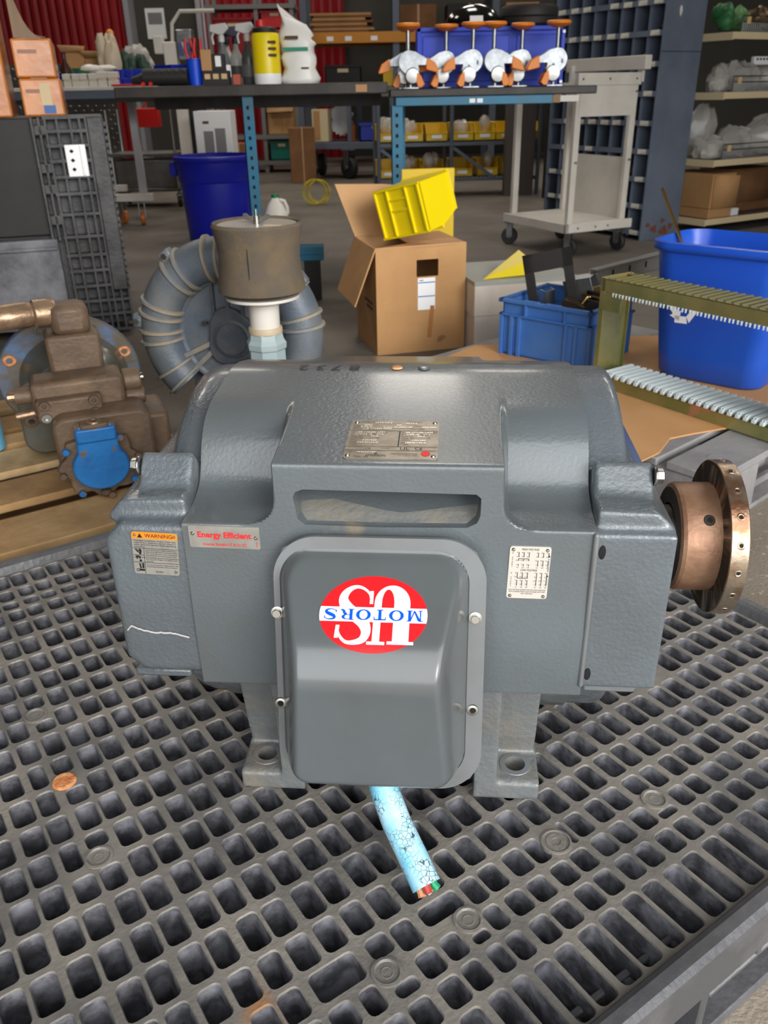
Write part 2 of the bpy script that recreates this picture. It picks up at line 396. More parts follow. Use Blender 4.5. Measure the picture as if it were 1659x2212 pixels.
def frame_mesh():
    TH = []
    base = list(range(-90, 91, 3))
    for cdeg in (math.degrees(math.atan2(ZB0, YB)), math.degrees(math.atan2(ZB1, YB)), math.degrees(math.atan2(ZB2, YB))):
        base += [cdeg+d for d in (-1.4, -.9, -.5, -.2, 0, .2, .5, .9, 1.4)]
    base += [b+1.5 for b in range(-18, 60, 3)]+[29.5, 30, 30.5, 31, 31.5, 32, 32.5, 33, 33.5, 34.5, 35, 35.5]
    base += [math.degrees(math.atan2(.187, .205))+d for d in (-.6, 0, .6)]
    base = sorted(set(round(b, 3) for b in base))
    F = [math.radians(b) for b in base]; B = [PI-t for t in reversed(F)][1:-1]
    TH = F+B
    XS = sorted(set([round(x, 5) for x in [-.212+i*.0124 for i in range(36)] if x < .221]+[.2215]
        + [round(s_*e+d, 5) for e, s_ in ((.112, -1), (.126, 1), (.126, -1), (.112, 1)) for d in (-.0385, -.034, -.03, -.026, -.022, -.018, -.014, -.01, -.0085, -.007, -.0055, -.004, -.0025, -.001, .001, .0025, .004, .0055, .007, .0085, .01, .014, .018, .022, .026, .03, .034, .0385)]))
    XS = [x for x in XS if -.212 <= x <= .2215]
    mb = MB(); n = len(TH)
    for x in XS:
        for t in TH:
            r = r_frame(t, x); mb.v.append(Vector((x, -math.cos(t)*r, Z0+math.sin(t)*r)))
    for i in range(len(XS)-1):
        for j in range(n): mb.f.append([i*n+j, i*n+(j+1) % n, (i+1)*n+(j+1) % n, (i+1)*n+j])
    mb.f.append(list(range(n))); mb.f.append([(len(XS)-1)*n+j for j in range(n)])
    return mb
fr = frame_mesh().build('motor_frame', M_paint, mot, ang=.75)
# air slot cut through the front face
cut = MB()
poly = [(-.088, .003), (-.08, -.0035), (0, -.005), (.09, -.0035), (.1, .002), (.103, .01), (.103, .03), (.098, .0345), (0, .036), (-.08, .037), (-.088, .034), (-.091, .028)]
o_ = len(cut.v); k = len(poly)
front = [Vector((p[0], -.30, .401+p[1])) for p in poly]
back = [Vector((p[0]*.985, -.249+.06*min(1, max(0, (p[1]+.005)/.042)), .401+p[1])) for p in poly]
cut.add(front+back, [tuple(range(k)), tuple(range(2*k-1, k-1, -1))]+[(i, (i+1) % k, k+(i+1) % k, k+i) for i in range(k)])
co = cut.build('cut', M_dusty)
co.location = mot.location; co.rotation_euler = mot.rotation_euler
bpy.context.view_layer.update()
bo = fr.modifiers.new('b', 'BOOLEAN'); bo.object = co; bo.operation = 'DIFFERENCE'; bo.solver = 'EXACT'
apply_mods(fr); bpy.data.objects.remove(co)
fr.data.shade_smooth(); fr.data.set_sharp_from_angle(angle=.75)
# the inside of the slot: a dusty air deflector
MB().add([(-.0885, -.2482, .3975), (.1015, -.2482, .3975), (.1015, -.1885, .4365), (-.0885, -.1885, .4365), (.006, -.2484, .3968), (.006, -.1882, .437)], [(0, 4, 5, 3), (4, 1, 2, 5)]).build('air_deflector', M_dusty, mot)
mb = MB().mm((.2175, -.2625, .2), (.2235, -.25, .395)); mb.build('seam_lip', M_flang, mot, bevel=.0025)
# end bells: cast unions, blended
def bell(name, parts, vox, it):
    mb = MB()
    for p in parts: p(mb)
    o = mb.build(name, M_cast, mot, smooth=False)
    md = o.modifiers.new('r', 'REMESH'); md.mode = 'VOXEL'; md.voxel_size = vox
    ms = o.modifiers.new('s', 'SMOOTH'); ms.factor = .5; ms.iterations = it
    apply_mods(o); o.data.materials.clear(); o.data.materials.append(M_cast); o.data.shade_smooth()
    return o
def rbox(mb, a, b, ch):
    """box with its long edges chamfered (along every axis by prism of x outline)"""
    (x0, y0, z0), (x1, y1, z1) = a, b; c = ch
    mb.prism([(x0+c, z0), (x1, z0), (x1, z1), (x0+c, z1), (x0, z1-c), (x0, z0+c)], (0, y1, 0), (1, 0, 0), (0, 0, 1), (0, y1-y0))
def lug(m, x0, x1, deg, r, hw):
    a = math.radians(deg); er = Vector((0, -math.cos(a), math.sin(a))); et = Vector((0, math.sin(a), math.cos(a)))
    c = Vector(((x0+x1)/2, 0, Z0))+er*(r-.045); M3 = Matrix((Vector((1, 0, 0)), er, et)).transposed()
    m.box(c, (x1-x0, .09, hw*2), M3)
bell('end_bell', [
    lambda m: m.lathe([(.12, -.2), (.2265, -.2), (.2265, -.2135), (.2255, -.235), (.219, -.252), (.20, -.262), (.12, -.268)][::-1], (0, 0, Z0), (1, 0, 0), n=96),
    lambda m: rbox(m, (-.302, -.2555, .198), (-.2, .2555, .392), .02),
    lambda m: m.prism([(-.2128, .385), (-.302, .385), (-.302, .392), (-.285, .41), (-.2128, .414)], (0, .235, 0), (1, 0, 0), (0, 0, 1), (0, .47)),
    lambda m: lug(m, -.274, -.2135, 41, .260, .024),
    lambda m: lug(m, -.268, -.2135, 27, .248, .036),
    lambda m: m.mm((-.29, -.2, .15), (-.2135, .2, .21)),
    ], .0036, 5)
bell('end_bell', [
    lambda m: m.lathe([(.1, .212), (.2265, .212), (.2265, .2235), (.2262, .26), (.222, .268), (.20, .272), (.1, .274)], (0, 0, Z0), (1, 0, 0), n=96),
    lambda m: m.mm((.212, -.256, .196), (.303, .256, .392)),
    lambda m: m.prism([(.2228, .385), (.303, .385), (.303, .394), (.283, .412), (.2228, .414)], (0, .246, 0), (1, 0, 0), (0, 0, 1), (0, .492)),
    lambda m: lug(m, .2235, .286, 40, .261, .025),
    lambda m: lug(m, .2235, .276, 26, .250, .036),
    lambda m: m.mm((.2235, -.2, .15), (.28, .2, .21)),
    ], .0036, 3)
MB().lathe([(.10, 0), (.11, .002), (.11, .03), (.09, .05), (.05, .052)], (.27, 0, Z0), (1, 0, 0), n=40).build('bearing_cap', M_cast, mot)
for sx, pts in ((-1, (-.298, -.23)), (1, (.226, .285))):  # drip baffles showing below the bells
    MB().mm((pts[0], -.247, .183), (pts[1], -.18, .194)).build('drip_baffle', M_flang if sx > 0 else M_cast, mot, bevel=.003)
def hexbolt(mb, c, ax, r, h, n=6): mb.cyl(Vector(c), Vector(c)+Vector(ax)*h, r, n=n); mb.cyl(c, Vector(c)+Vector(ax)*.0025, r*1.25, n=18)
for c, ax in (((-.274, -.19, .432), (-1, 0, 0)), ((.286, -.193, .430), (1, 0, 0))):
    mb = MB(); hexbolt(mb, c, ax, .0085, .010); mb.build('hex_bolt', M_steel, mot, bevel=.0008)
for x, z in ((.2285, .371), (.2275, .215)):
    MB().lathe([(0, .0004), (.0045, .0004), (.005, 0)], (x, -.2562, z), (0, -1, 0), n=14).xf(Matrix.Translation((x, 0, z)) @ Matrix.Diagonal((.75, 1, 1.7, 1)) @ Matrix.Translation((-x, 0, -z))).build('weep_hole', M_black, mot)
for x, m_, n_ in ((.001, M_rust, 'rusty lifting hole plug'), (.035, M_cast, None)):
    o = MB().lathe([(0, .0025), (.006, .002), (.0075, 0)], (x, .002, .4868), (0, 0, 1), n=18).build('lifting_plug', m_, mot)
    if n_: o['label'] = n_
# feet
M_foot = mat('foot_enamel', rgb(104, 107, 107), .34, var=(rgb(122, 114, 102), 14, .48, .72), bump=(120, .45), coat=.2)
def foot(sx, front):
    mb = MB(); q = 1 if sx > 0 else -1; fy = -1 if front else 1
    def X(a): return a if q > 0 else -a+.0
    Y = lambda y: y*-fy
    def pr(poly, xa, xb):
        xa, xb = sorted((X(xa), X(xb)))
        pl = [(Y(p[0]), p[1]) for p in poly]
        mb.prism(pl, (xb, 0, 0), (0, 1, 0), (0, 0, 1), (-(xb-xa), 0))
    pr([(-.237, 0), (-.237, .024), (-.231, .028), (-.12, .028), (-.12, 0)], .118, .189)                       # pad
    pr([(-.176, .02), (-.182, .034), (-.19, .06), (-.2, .11), (-.212, .165), (-.222, .19), (-.1, .19), (-.1, .02)], .128, .186)   # scooped web
    pr([(-.2365, 0), (-.24, .09), (-.254, .19), (-.1, .19), (-.1, 0)], .107, .136)                             # rib beside the bolt pocket
    return mb
for sx in (-1, 1):
    for front in (1, 0):
        mb = foot(sx, front); o = mb.build('foot', M_foot, mot, smooth=False)
        md = o.modifiers.new('r', 'REMESH'); md.mode = 'VOXEL'; md.voxel_size = .0024
        ms = o.modifiers.new('s', 'SMOOTH'); ms.factor = .5; ms.iterations = 3
        if front:
            hc = MB().cyl((sx*.1605, -.204, -.01), (sx*.1605, -.204, .06), .0125, n=24).build('cut', M_foot)
            hc.location = mot.location; hc.rotation_euler = mot.rotation_euler; bpy.context.view_layer.update()
            bo = o.modifiers.new('b', 'BOOLEAN'); bo.object = hc; bo.operation = 'DIFFERENCE'
        apply_mods(o); o.data.materials.clear(); o.data.materials.append(M_foot); o.data.shade_smooth(); o.data.set_sharp_from_angle(angle=.7)
        if front:
            bpy.data.objects.remove(hc)
            MB().lathe([(.0128, .0005), (.013, .0016), (.0195, .0014), (.0215, -.001)], (sx*.1605, -.204, .0275), n=28, cap=False).build('bolt_seat', M_flang if sx > 0 else M_foot, mot)
# shaft coupling
M_bronze = mat('rusty_bronze', rgb(128, 92, 70), .45, .45, var=(rgb(158, 124, 98), 14, .4, .65), bump=(90, .25), spots=[(rgb(110, 66, 44), 18, .64)])
M_flsteel = mat('stained_flange_steel', rgb(176, 160, 140), .26, .85, var=(rgb(150, 110, 84), 9, .5, .6), bump=(160, .1))
M_darkface = mat('shaded_face', rgb(44, 33, 26), .75, 0, var=(rgb(34, 26, 22), 12, .4, .65))  # shade on the coupling's left-facing sides painted near-black; set screw shares it
MB().cyl((.3, 0, Z0), (.415, 0, Z0), .042, n=32).build('motor_shaft', M_steel, mot)
cp = MB().lathe([(.045, .366), (.066, .366), (.071, .3685), (.073, .373), (.073, .4165)], (0, 0, Z0), (1, 0, 0), n=72, cap=False).build('coupling_hub', M_bronze, mot, ang=.4)
MB().lathe([(.045, .3655), (.066, .3655)], (0, 0, Z0), (1, 0, 0), n=72, cap=False).build('hub_face', M_darkface, mot)
MB().lathe([(.073, .4164), (.1022, .4164)], (0, 0, Z0), (1, 0, 0), n=96, cap=False).build('flange_face', M_darkface, mot)
cf = MB().lathe([(.1022, .4164), (.1035, .4174), (.1035, .4385), (.1025, .4395), (.03, .4395)], (0, 0, Z0), (1, 0, 0), n=96).build('coupling_flange', M_flsteel, mot, ang=.4)
for i in range(18):
    a = 2*PI*i/18+.03; d = Vector((0, -math.cos(a), math.sin(a))); c = Vector((.4285, 0, Z0))+d*.1033
    MB().lathe([(.0024, .0004), (.0036, .0009), (.0048, .0006), (.0052, 0)], c, d, n=16, cap=False).build('tapped_hole', M_flsteel, cf)
    MB().lathe([(0, .0003), (.0026, .0003)], c, d, n=12, cap=False).build('hole_bore', M_black, cf)
a = math.radians(44); d = Vector((0, -math.cos(a), math.sin(a))); c = Vector((.4, 0, Z0))+d*.0728
MB().lathe([(.0036, .0004), (.004, .0012), (.0065, .001), (.0075, 0)], c, d, n=20, cap=False).build('set_screw', M_darkface, cp)
MB().lathe([(0, .0006), (.0038, .0006)], c, d, n=6, cap=False).build('screw_socket', M_black, cp)
# terminal box: base, pressed cover with a split flange
FO = Vector((0, -.33, .11)); FU = Vector((0, .206, .978)).normalized(); FN = Vector((0, -.978, .206)).normalized()
FA, FB = .1105, .1435
PSH = .0055
def pan_h(x, s):
    q = s-.0
    lower = .055+.29*(s-.0445); upper = .094-.988*(s-.179)
    h = smin(lower, upper, .034)
    a, b, r = FA-.0125, FB-.0125, .034
    dx = abs(x+PSH)-(a-r); dy = abs(s-FB)-(b-r)
    d = -(math.hypot(max(dx, 0), max(dy, 0))+min(max(dx, dy), 0)-r)
    if d <= 0: return 0
    return max(0, smin(h, d*3.6, .026))
def pan_p(x, s, e=0): return FO+Vector((x, 0, 0))+FU*s+FN*(pan_h(x, s)+e)
CX = -.001
def cover_mesh():
    mb = MB(); nx, ns = 84, 100
    for j in range(ns+1):
        for i in range(nx+1):
            x = -FA+.003+(2*FA-.006)*i/nx; s = .003+(2*FB-.006)*j/ns
            q = max(0, math.hypot(max(abs(x)-FA+.045, 0), max(abs(s-FB)-FB+.045, 0))-.042)   # keep corners inside the round flange
            mb.v.append(FO+Vector((x*(1-q*4)+CX, 0, 0))+FU*(FB+(s-FB)*(1-q*4))+FN*(pan_h(x, s)+.0012))
    mb.f = [(j*(nx+1)+i, j*(nx+1)+i+1, (j+1)*(nx+1)+i+1, (j+1)*(nx+1)+i) for j in range(ns) for i in range(nx)]
    return mb
MBc = cover_mesh(); cov = MBc.build('terminal_cover', M_pan, mot, ang=1.2)
mb = MB(); P = rrect(FA-.008, FB-.008, .04, 10)
b0 = [FO+Vector((x+CX, 0, 0))+FU*(y+FB)-FN*.003 for x, y in P]; b1 = [Vector((v.x, -.245, v.z)) for v in b0]; k = len(P)
mb.add(b0+b1, [(i, (i+1) % k, k+(i+1) % k, k+i) for i in range(k)]+[tuple(range(k))]); mb.build('terminal_base', M_paint, mot)
mb = MB()
P0 = rrect(FA+.0005, FB+.0005, .046, 16); P1 = [(x-PSH, y) for x, y in rrect(FA-.0115, FB-.0115, .036, 16)]; k = len(P0)
mb.add([FO+Vector((x+CX, 0, 0))+FU*(y+FB)+FN*.0030 for x, y in P0]+[FO+Vector((x+CX, 0, 0))+FU*(y+FB)+FN*.0028 for x, y in P1]+[FO+Vector((x+CX, 0, 0))+FU*(y+FB)-FN*.004 for x, y in P0],
       [(i, (i+1) % k, k+(i+1) % k, k+i) for i in range(k)]+[(i, (i+1) % k, 2*k+(i+1) % k, 2*k+i) for i in range(k)]); mb.build('cover_flange', M_flang, mot)
for x, s, kind in ((.1005, .203, 1), (.1005, .097, 0), (-.108, .203, 1), (-.108, .097, 0)):
    c = FO+Vector((x+CX, 0, 0))+FU*s+FN*.003
    mb = MB()
    if kind: mb.lathe([(0, .006), (.0042, .006), (.0046, .0055), (.0046, .0012), (.0068, .001), (.007, 0)], c, FN, n=18)
    else: mb.lathe([(.003, .0004), (.0035, .0015), (.006, .0012), (.0068, 0)], c, FN, n=18, cap=False)
    o = mb.build('cover_bolt', M_steel, cov)
    if not kind: MB().lathe([(0, .0005), (.0033, .0005)], c, FN, n=12, cap=False).build('empty_hole', M_black, cov)
# US MOTORS oval, upside down on the cover
M_red = mat('sticker_red', rgb(232, 26, 32), .3); M_white = mat('sticker_white', rgb(246, 246, 246), .3); M_blue = mat('sticker_blue', rgb(0, 82, 200), .3)
SX, SS, SQ = -.0025, .2235, .765
def stick(mb, pts, faces, e):
    mb.add([pan_p(SX-p+CX*0, SS-q*SQ, e) for p, q in pts], faces)
OA, OB = .0535, .0385
mb = MB(); rr = [0, .2, .4, .6, .8, 1]
pts = [(0, 0)]; fcs = []; n = 64
for r in rr[1:]: pts += [(OA*r*math.cos(2*PI*i/n), OB*r*math.sin(2*PI*i/n)) for i in range(n)]
fcs = [(0, 1+i, 1+(i+1) % n) for i in range(n)]+[(1+k*n+i, 1+(k+1)*n+i, 1+(k+1)*n+(i+1) % n, 1+k*n+(i+1) % n) for k in range(4) for i in range(n)]
stick(mb, pts, fcs, .0016); st = mb.build('oval_sticker', M_red, mot)
def strip(mb, outer, inner, e):
    k = len(outer); stick(mb, outer+inner, [(i, i+1, k+i+1, k+i) for i in range(k-1)], e)
def ell(cx, cy, a, b, t0, t1, n=18): return [(cx+a*math.cos(t0+(t1-t0)*i/n), cy+b*math.sin(t0+(t1-t0)*i/n)) for i in range(n+1)]
def brush(mb, sp, e, ox=0, oy=0, k=1, kw=None, ky=None):
    kw = kw or k; ky = ky or k; L = []; Rr = []
    if ky != k: sp = [(a_, b_*ky/k, c_) for a_, b_, c_ in sp]
    S = []
    for i in range(len(sp)-1):                           # catmull-rom through the spine
        p0, p1, p2, p3 = sp[max(i-1, 0)], sp[i], sp[i+1], sp[min(i+2, len(sp)-1)]
        for t in (0, .25, .5, .75):
            S.append([.5*(2*p1[j]+(p2[j]-p0[j])*t+(2*p0[j]-5*p1[j]+4*p2[j]-p3[j])*t*t+(3*p1[j]-p0[j]-3*p2[j]+p3[j])*t**3) for j in range(3)])
    S.append(list(sp[-1]))
    for i, p in enumerate(S):
        a = S[max(i-1, 0)]; b = S[min(i+1, len(S)-1)]; dx, dy = b[0]-a[0], b[1]-a[1]; l = math.hypot(dx, dy) or 1
        nx, ny = -dy/l, dx/l
        L.append((ox+k*p[0]+nx*p[2]*kw, oy+k*p[1]+ny*p[2]*kw)); Rr.append((ox+k*p[0]-nx*p[2]*kw, oy+k*p[1]-ny*p[2]*kw))
    strip(mb, L, Rr, e)
def rect(mb, x0, y0, x1, y1, e, sl=0):
    stick(mb, [(x0, y0), (x1, y0), (x1+sl, y1), (x0+sl, y1)], [(0, 1, 2, 3)], e)
SPINE = [(.0345, .012, .0011), (.033, .0195, .0013), (.0265, .0267, .0016), (.0185, .0276, .0022), (.0095, .0245, .0035), (.0062, .0165, .0047), (.0098, .0078, .0058), (.0185, .0005, .0062), (.0268, -.0068, .0058), (.0305, -.0145, .0047), (.0275, -.0222, .0033), (.0195, -.0272, .0019), (.0115, -.0262, .0014), (.0045, -.0205, .0012), (.0028, -.0125, .001)]
mb = MB(); e = .0024
strip(mb, ell(-.0185, -.0115, .0178, .0182, PI, 2*PI), ell(-.0142, -.0115, .0062, .0140, PI, 2*PI), e)
rect(mb, -.0363, -.012, -.0204, .0265, e, .0006); rect(mb, -.008, -.012, -.0007, .0265, e, .0006)
rect(mb, -.0405, .0255, -.0148, .0285, e); rect(mb, -.0125, .0262, .005, .0292, e)
brush(mb, SPINE, e)
rect(mb, .0325, .011, .0362, .0235, e, .0008); rect(mb, .0008, -.0235, .0042, -.0105, e)
mb.build('large_letters', M_white, st)
mb = MB(); bh = .0072
pts = []; n = 24
xa = OA*math.sqrt(1-(bh/OB)**2)
top = [(-xa+2*xa*i/n, bh) for i in range(n+1)]; bot = [(-xa+2*xa*i/n, -bh) for i in range(n+1)]
strip(mb, top, bot, .0028)
for s_ in (-1, 1):
    arc = [(s_*OA*math.sqrt(1-(y/OB)**2), y) for y in [bh-2*bh*i/6 for i in range(7)]]; strip(mb, arc, [(s_*xa, a[1]) for a in arc], .0028)
mb.build('white_band', M_white, st)
mb = MB(); e = .0034; h = .0050
def O(cx): 
    strip(mb, ell(cx, 0, .0073, h*1.06, 0, 2*PI, 28), ell(cx, 0, .0040, h*.86, 0, 2*PI, 28), e)
def serif(cx, y, w): rect(mb, cx-w, y-.0004, cx+w, y+.0004, e)
cx = -.0411
rect(mb, cx-.0062, -h, cx-.0050, h, e); rect(mb, cx+.0036, -h, cx+.0064, h, e); serif(cx-.0056, -h, .002); serif(cx+.005, -h, .0028); serif(cx-.0062, h, .0018); serif(cx+.0058, h, .0022)
stick(mb, [(cx-.0062, h), (cx-.0032, h), (cx+.0012, -h), (cx-.0004, -h)], [(0, 1, 2, 3)], e); stick(mb, [(cx-.0004, -h), (cx+.0008, -h), (cx+.005, h), (cx+.0038, h)], [(0, 1, 2, 3)], e)
O(-.0231)
cx = -.0068; rect(mb, cx-.0015, -h, cx+.0015, h, e); serif(cx, -h, .0032); rect(mb, cx-.006, h-.0012, cx+.006, h, e); rect(mb, cx-.006, h-.0034, cx-.0052, h, e); rect(mb, cx+.0052, h-.0034, cx+.006, h, e)
O(.0095)
cx = .0255; rect(mb, cx-.0052, -h, cx-.0022, h, e); serif(cx-.0037, -h, .003); serif(cx-.0045, h, .0022)
strip(mb, ell(cx+.001, h*.5, .0046, h*.5, -PI/2, PI/2), ell(cx+.0006, h*.5, .0020, h*.36, -PI/2, PI/2), e); rect(mb, cx-.0022, h*.86, cx+.001, h, e); rect(mb, cx-.0022, 0, cx+.001, h*.14, e)
brush(mb, [(cx+.0006, 0, .0010), (cx+.0028, -.0012, .0013), (cx+.0038, -.0034, .0013), (cx+.0056, -.0046, .0006), (cx+.0066, -.0040, .0004)], e)
brush(mb, SPINE, e, .0422-.0064, 0, .36, .27, h/.0276); rect(mb, .0475, .0014, .0482, .0044, e); rect(mb, .0362, -.0044, .0369, -.0014, e)
mb.build('blue_letters', M_blue, st)
# ---- riveted plates
M_alu = mat('plate_aluminium', rgb(176, 172, 164), .34, .55, var=(rgb(160, 156, 148), 40, .4, .6))
M_aluw = mat('bright_plate', rgb(214, 208, 198), .3, .35)
M_ink = mat('black_ink', rgb(22, 22, 22), .5); M_redink = mat('red_ink', rgb(214, 34, 38), .5); M_orange = mat('orange_print', rgb(240, 128, 24), .45)
M_stamp = mat('stamped_characters', rgb(214, 206, 190), .3, .5)
def plate(name, o, ex, ey, w_, h_, m, rad=.003, th=.0012, rv=None, rivr=.0022):
    """a thin plate with rounded corners and dome rivets; returns (object, mapper to its surface)"""
    o = Vector(o); ex = Vector(ex).normalized(); ey = Vector(ey).normalized(); nn = ex.cross(ey).normalized()
    p = MB().prism(rrect(w_/2, h_/2, rad, 4), o, ex, ey, (-.0004, th)).build(name, m, mot)
    for x, y in (rv or []):
        MB().lathe([(0, .0016), (rivr*.6, .0013), (rivr, 0)], o+ex*x+ey*y+nn*th, nn, n=14).build('rivet', M_steel, p)
    return p, (lambda x, y, e=.0004: o+ex*x+ey*y+nn*(th+e)), ex, ey
def ln(mb, f_, x0, y0, x1, y1, t=.0003):
    dx, dy = x1-x0, y1-y0; l = math.hypot(dx, dy); nx, ny = -dy/l*t, dx/l*t
    mb.add([f_(x0-nx, y0-ny), f_(x1-nx, y1-ny), f_(x1+nx, y1+ny), f_(x0+nx, y0+ny)], [(0, 1, 2, 3)])
EX = Vector((1, 0, 0)); EZ = Vector((0, 0, 1))
# red "Energy Efficient"
p, fm, ex, ey = plate('efficiency_plate', (-.167, -YB, .3805), EX+Vector((0, 0, -.02)), EZ, .0765, .0262, M_alu, .0025, rv=[(-.034, .0035), (.034, .0005)])
mb = MB(); text(mb, 'Energy Efficient', fm(0, .0025), ex, ey, .0095, bold=.0003, fit=.058); text(mb, 'Inverter Suitable VT & 2:1 CT', fm(0, -.0087), ex, ey, .0048, bold=.00006, fit=.047); text(mb, '102940', fm(.0345, -.0075), ey, -ex, .0022)
mb.build('red_lettering', M_redink, p)
# WARNING plate on the left bell
wy = -.2563
p, fm, ex, ey = plate('warning_plate', (-.2455, wy, .3575), EX+Vector((0, 0, -.045)), EZ+Vector((.07, 0, 0)), .0505, .0525, M_alu, .003, rv=[(-.0215, .0222), (.0215, .0222), (-.0208, -.0215), (.0212, -.0215)], rivr=.0019)
mb = MB(); P = [(-.0252, .018), (.0252, .018), (.0252, .0235), (.0225, .0262), (-.0225, .0262), (-.0252, .0235)]
mb.add([fm(x, y, .0002) for x, y in P], [tuple(range(6))]); mb.build('orange_header', M_orange, p)
mb = MB(); text(mb, 'WARNING', fm(.0048, .022, .0007), ex, ey, .0064, fit=.030)
mb.add([fm(x, y, .0007) for x, y in ((-.0185, .0194), (-.0128, .0194), (-.0157, .0246))], [(0, 1, 2)])
for i, t_ in enumerate(('Improper installation of this motor may', 'result in fire, explosion, electric shock or', 'other personal injuries. Read operating', 'instructions.')):
    text(mb, t_, fm(-.023, .0156-.0025*i), ex, ey, .0024, 'LEFT', fit=(.046 if i < 3 else .012))
for i, t_ in enumerate(('Disconnect power before maintenance.', 'Open all circuits before removing conduit', 'box cover. Be sure motor is properly', 'grounded per local and national codes.', '', 'Do not place fingers or objects near', 'openings.', '', 'Do not use eyebolts or lifting hooks to lift', 'anything beside the product.')):
    if t_: text(mb, t_, fm(-.0108, .0042-.0023*i), ex, ey, .0021, 'LEFT', fit=(.0345 if len(t_) > 12 else .008))
text(mb, '931850', fm(.003, -.0228), ex, ey, .0028)
for y in (.0062, -.0054, -.0115): ln(mb, fm, -.0248, y, .0248, y, .00022)
ln(mb, fm, -.0125, .0062, -.0125, -.0255, .00022)
ln(mb, fm, -.0248, -.0025, -.0125, -.0025, .00022)
# pictograms: struck hand, caught hand, lifting hook
def poly(P): mb.add([fm(-.0187+x*.001, y*.001, .0005) for x, y in P], [tuple(range(len(P)))])
poly([(-4, 4.6), (-1.5, 2.4), (-2.2, 2), (1, -.2), (-.2, 2), (.6, 2.4), (-2.4, 5.4)]); poly([(.2, 4.8), (1.4, 5.6), (3, 4.8), (3.6, 2.5), (3, .8), (3.2, -.8), (2, -1.8), (.8, -1.2), (.6, .8), (1, 2)])
poly([(-3.6, -3.2), (1, -3.4), (2.4, -5), (1.2, -7.4), (.2, -7), (.4, -5.4), (-1, -5.6), (-1.6, -7.6), (-2.6, -7.4)]); poly(ell(1.8, -9.3, 1.5, 1.5, 0, 2*PI, 10)[:-1])
poly([(-.5, -13), (1, -12.6), (2.2, -19), (.6, -19.4)]); poly([(3, -12.4), (5, -12.4), (5, -19), (3, -19)]); poly([(-2.4, -19.8), (5.4, -20), (5.6, -22.4), (-2, -22.2)])
mb.build('black_lettering', M_ink, p)
# connection diagram plate
p, fm, ex, ey = plate('connection_plate', (.1545, -YB, .346), EX+Vector((0, 0, -.01)), EZ+Vector((.02, 0, 0)), .0425, .063, M_aluw, .0028, rv=[(-.0175, .0277), (.0175, .0277), (-.0175, -.0285), (.0175, -.0285)], rivr=.0021)
mb = MB()
text(mb, 'HIGH VOLTAGE', fm(0, .0284), ex, ey, .0034, fit=.0175); text(mb, 'LOW VOLTAGE', fm(0, .0035), ex, ey, .0034, fit=.0168)
def dots(x, y): mb.add([fm(x+a, y+b, .0005) for a, b in ((-.0006, 0), (0, -.0006), (.0006, 0), (0, .0006))], [(0, 1, 2, 3)])
def num(t_, x, y): text(mb, t_, fm(x-.0011, y, .0005), ex, ey, .0021, 'RIGHT')
HL = [(('7', '8', '9'), .0245), (('4', '5', '6'), .0197), (('12', '10', '11'), .0152), (('1', '2', '3'), .0102)]
for gi, gx in enumerate((-.0115, .0085)):
    for ci in range(3):
        x = gx+ci*.0053
        for (ns, y) in HL: dots(x, y); num(ns[ci], x, y)
        ln(mb, fm, x, .0245, x, .0197)
        if gi: ln(mb, fm, x, .0152, x, .0102)
        ln(mb, fm, x, .0102, x, .0086); text(mb, 'L%d' % (ci+1), fm(x-.0003, .0069), ex, ey, .0023)
    if not gi:
        ln(mb, fm, gx, .0172, gx+.0106, .0172)
        for ci in range(3): ln(mb, fm, gx+ci*.0053, .0172, gx+ci*.0053, .0152)
LLl = [('6', '4', '5'), ('12', '10', '11'), ('7', '8', '9'), ('1', '2', '3')]; LLr = [('7', '8', '9'), ('6', '4', '5'), ('12', '10', '11'), ('1', '2', '3')]
for gi, gx in enumerate((-.0115, .0085)):
    for ci in range(3):
        x = gx+ci*.0053
        for ri, y in enumerate((.0001, -.0047, -.0092, -.0137)): dots(x, y); num((LLr if gi else LLl)[ri][ci], x, y)
        if gi: ln(mb, fm, x, .0001, x, -.0155)
        else: ln(mb, fm, x, .0001, x, -.0065); ln(mb, fm, x, -.0092, x, -.0155)
        text(mb, 'L%d' % (ci+1), fm(x-.0003, -.0173), ex, ey, .0023)
    if not gi: ln(mb, fm, gx, -.0065, gx+.0106, -.0065)
for y0, sgn in ((.0235, 1), (-.0005, 1)):
    text(mb, 'Y', fm(-.0178, y0), ex, ey, .0026)
    for i, c_ in enumerate('START'): text(mb, c_, fm(-.0178, y0-.005-.0027*i), ex, ey, .0024)
    mb.add([fm(.0197+a, y0-.0025+b) for a, b in ((-.0011, -.001), (.0011, -.001), (.0002, .0012))], [(0, 1, 2)])
    for i, c_ in enumerate('RUN'): text(mb, c_, fm(.0197, y0-.0065-.0027*i), ex, ey, .0024)
for i, t_ in enumerate(('FULL VOLTAGE ACROSS THE LINE START AND RUN', 'ON \u0394 CONNECTIONS. ALSO SUITABLE FOR START', 'ON Y, RUN ON \u0394')): text(mb, t_, fm(0, -.0208-.0023*i), ex, ey, .0021, fit=(.0385 if i < 2 else .0125))
text(mb, '275513', fm(.0199, .0055), ey, -ex, .0024)
mb.build('black_lettering', M_ink, p)
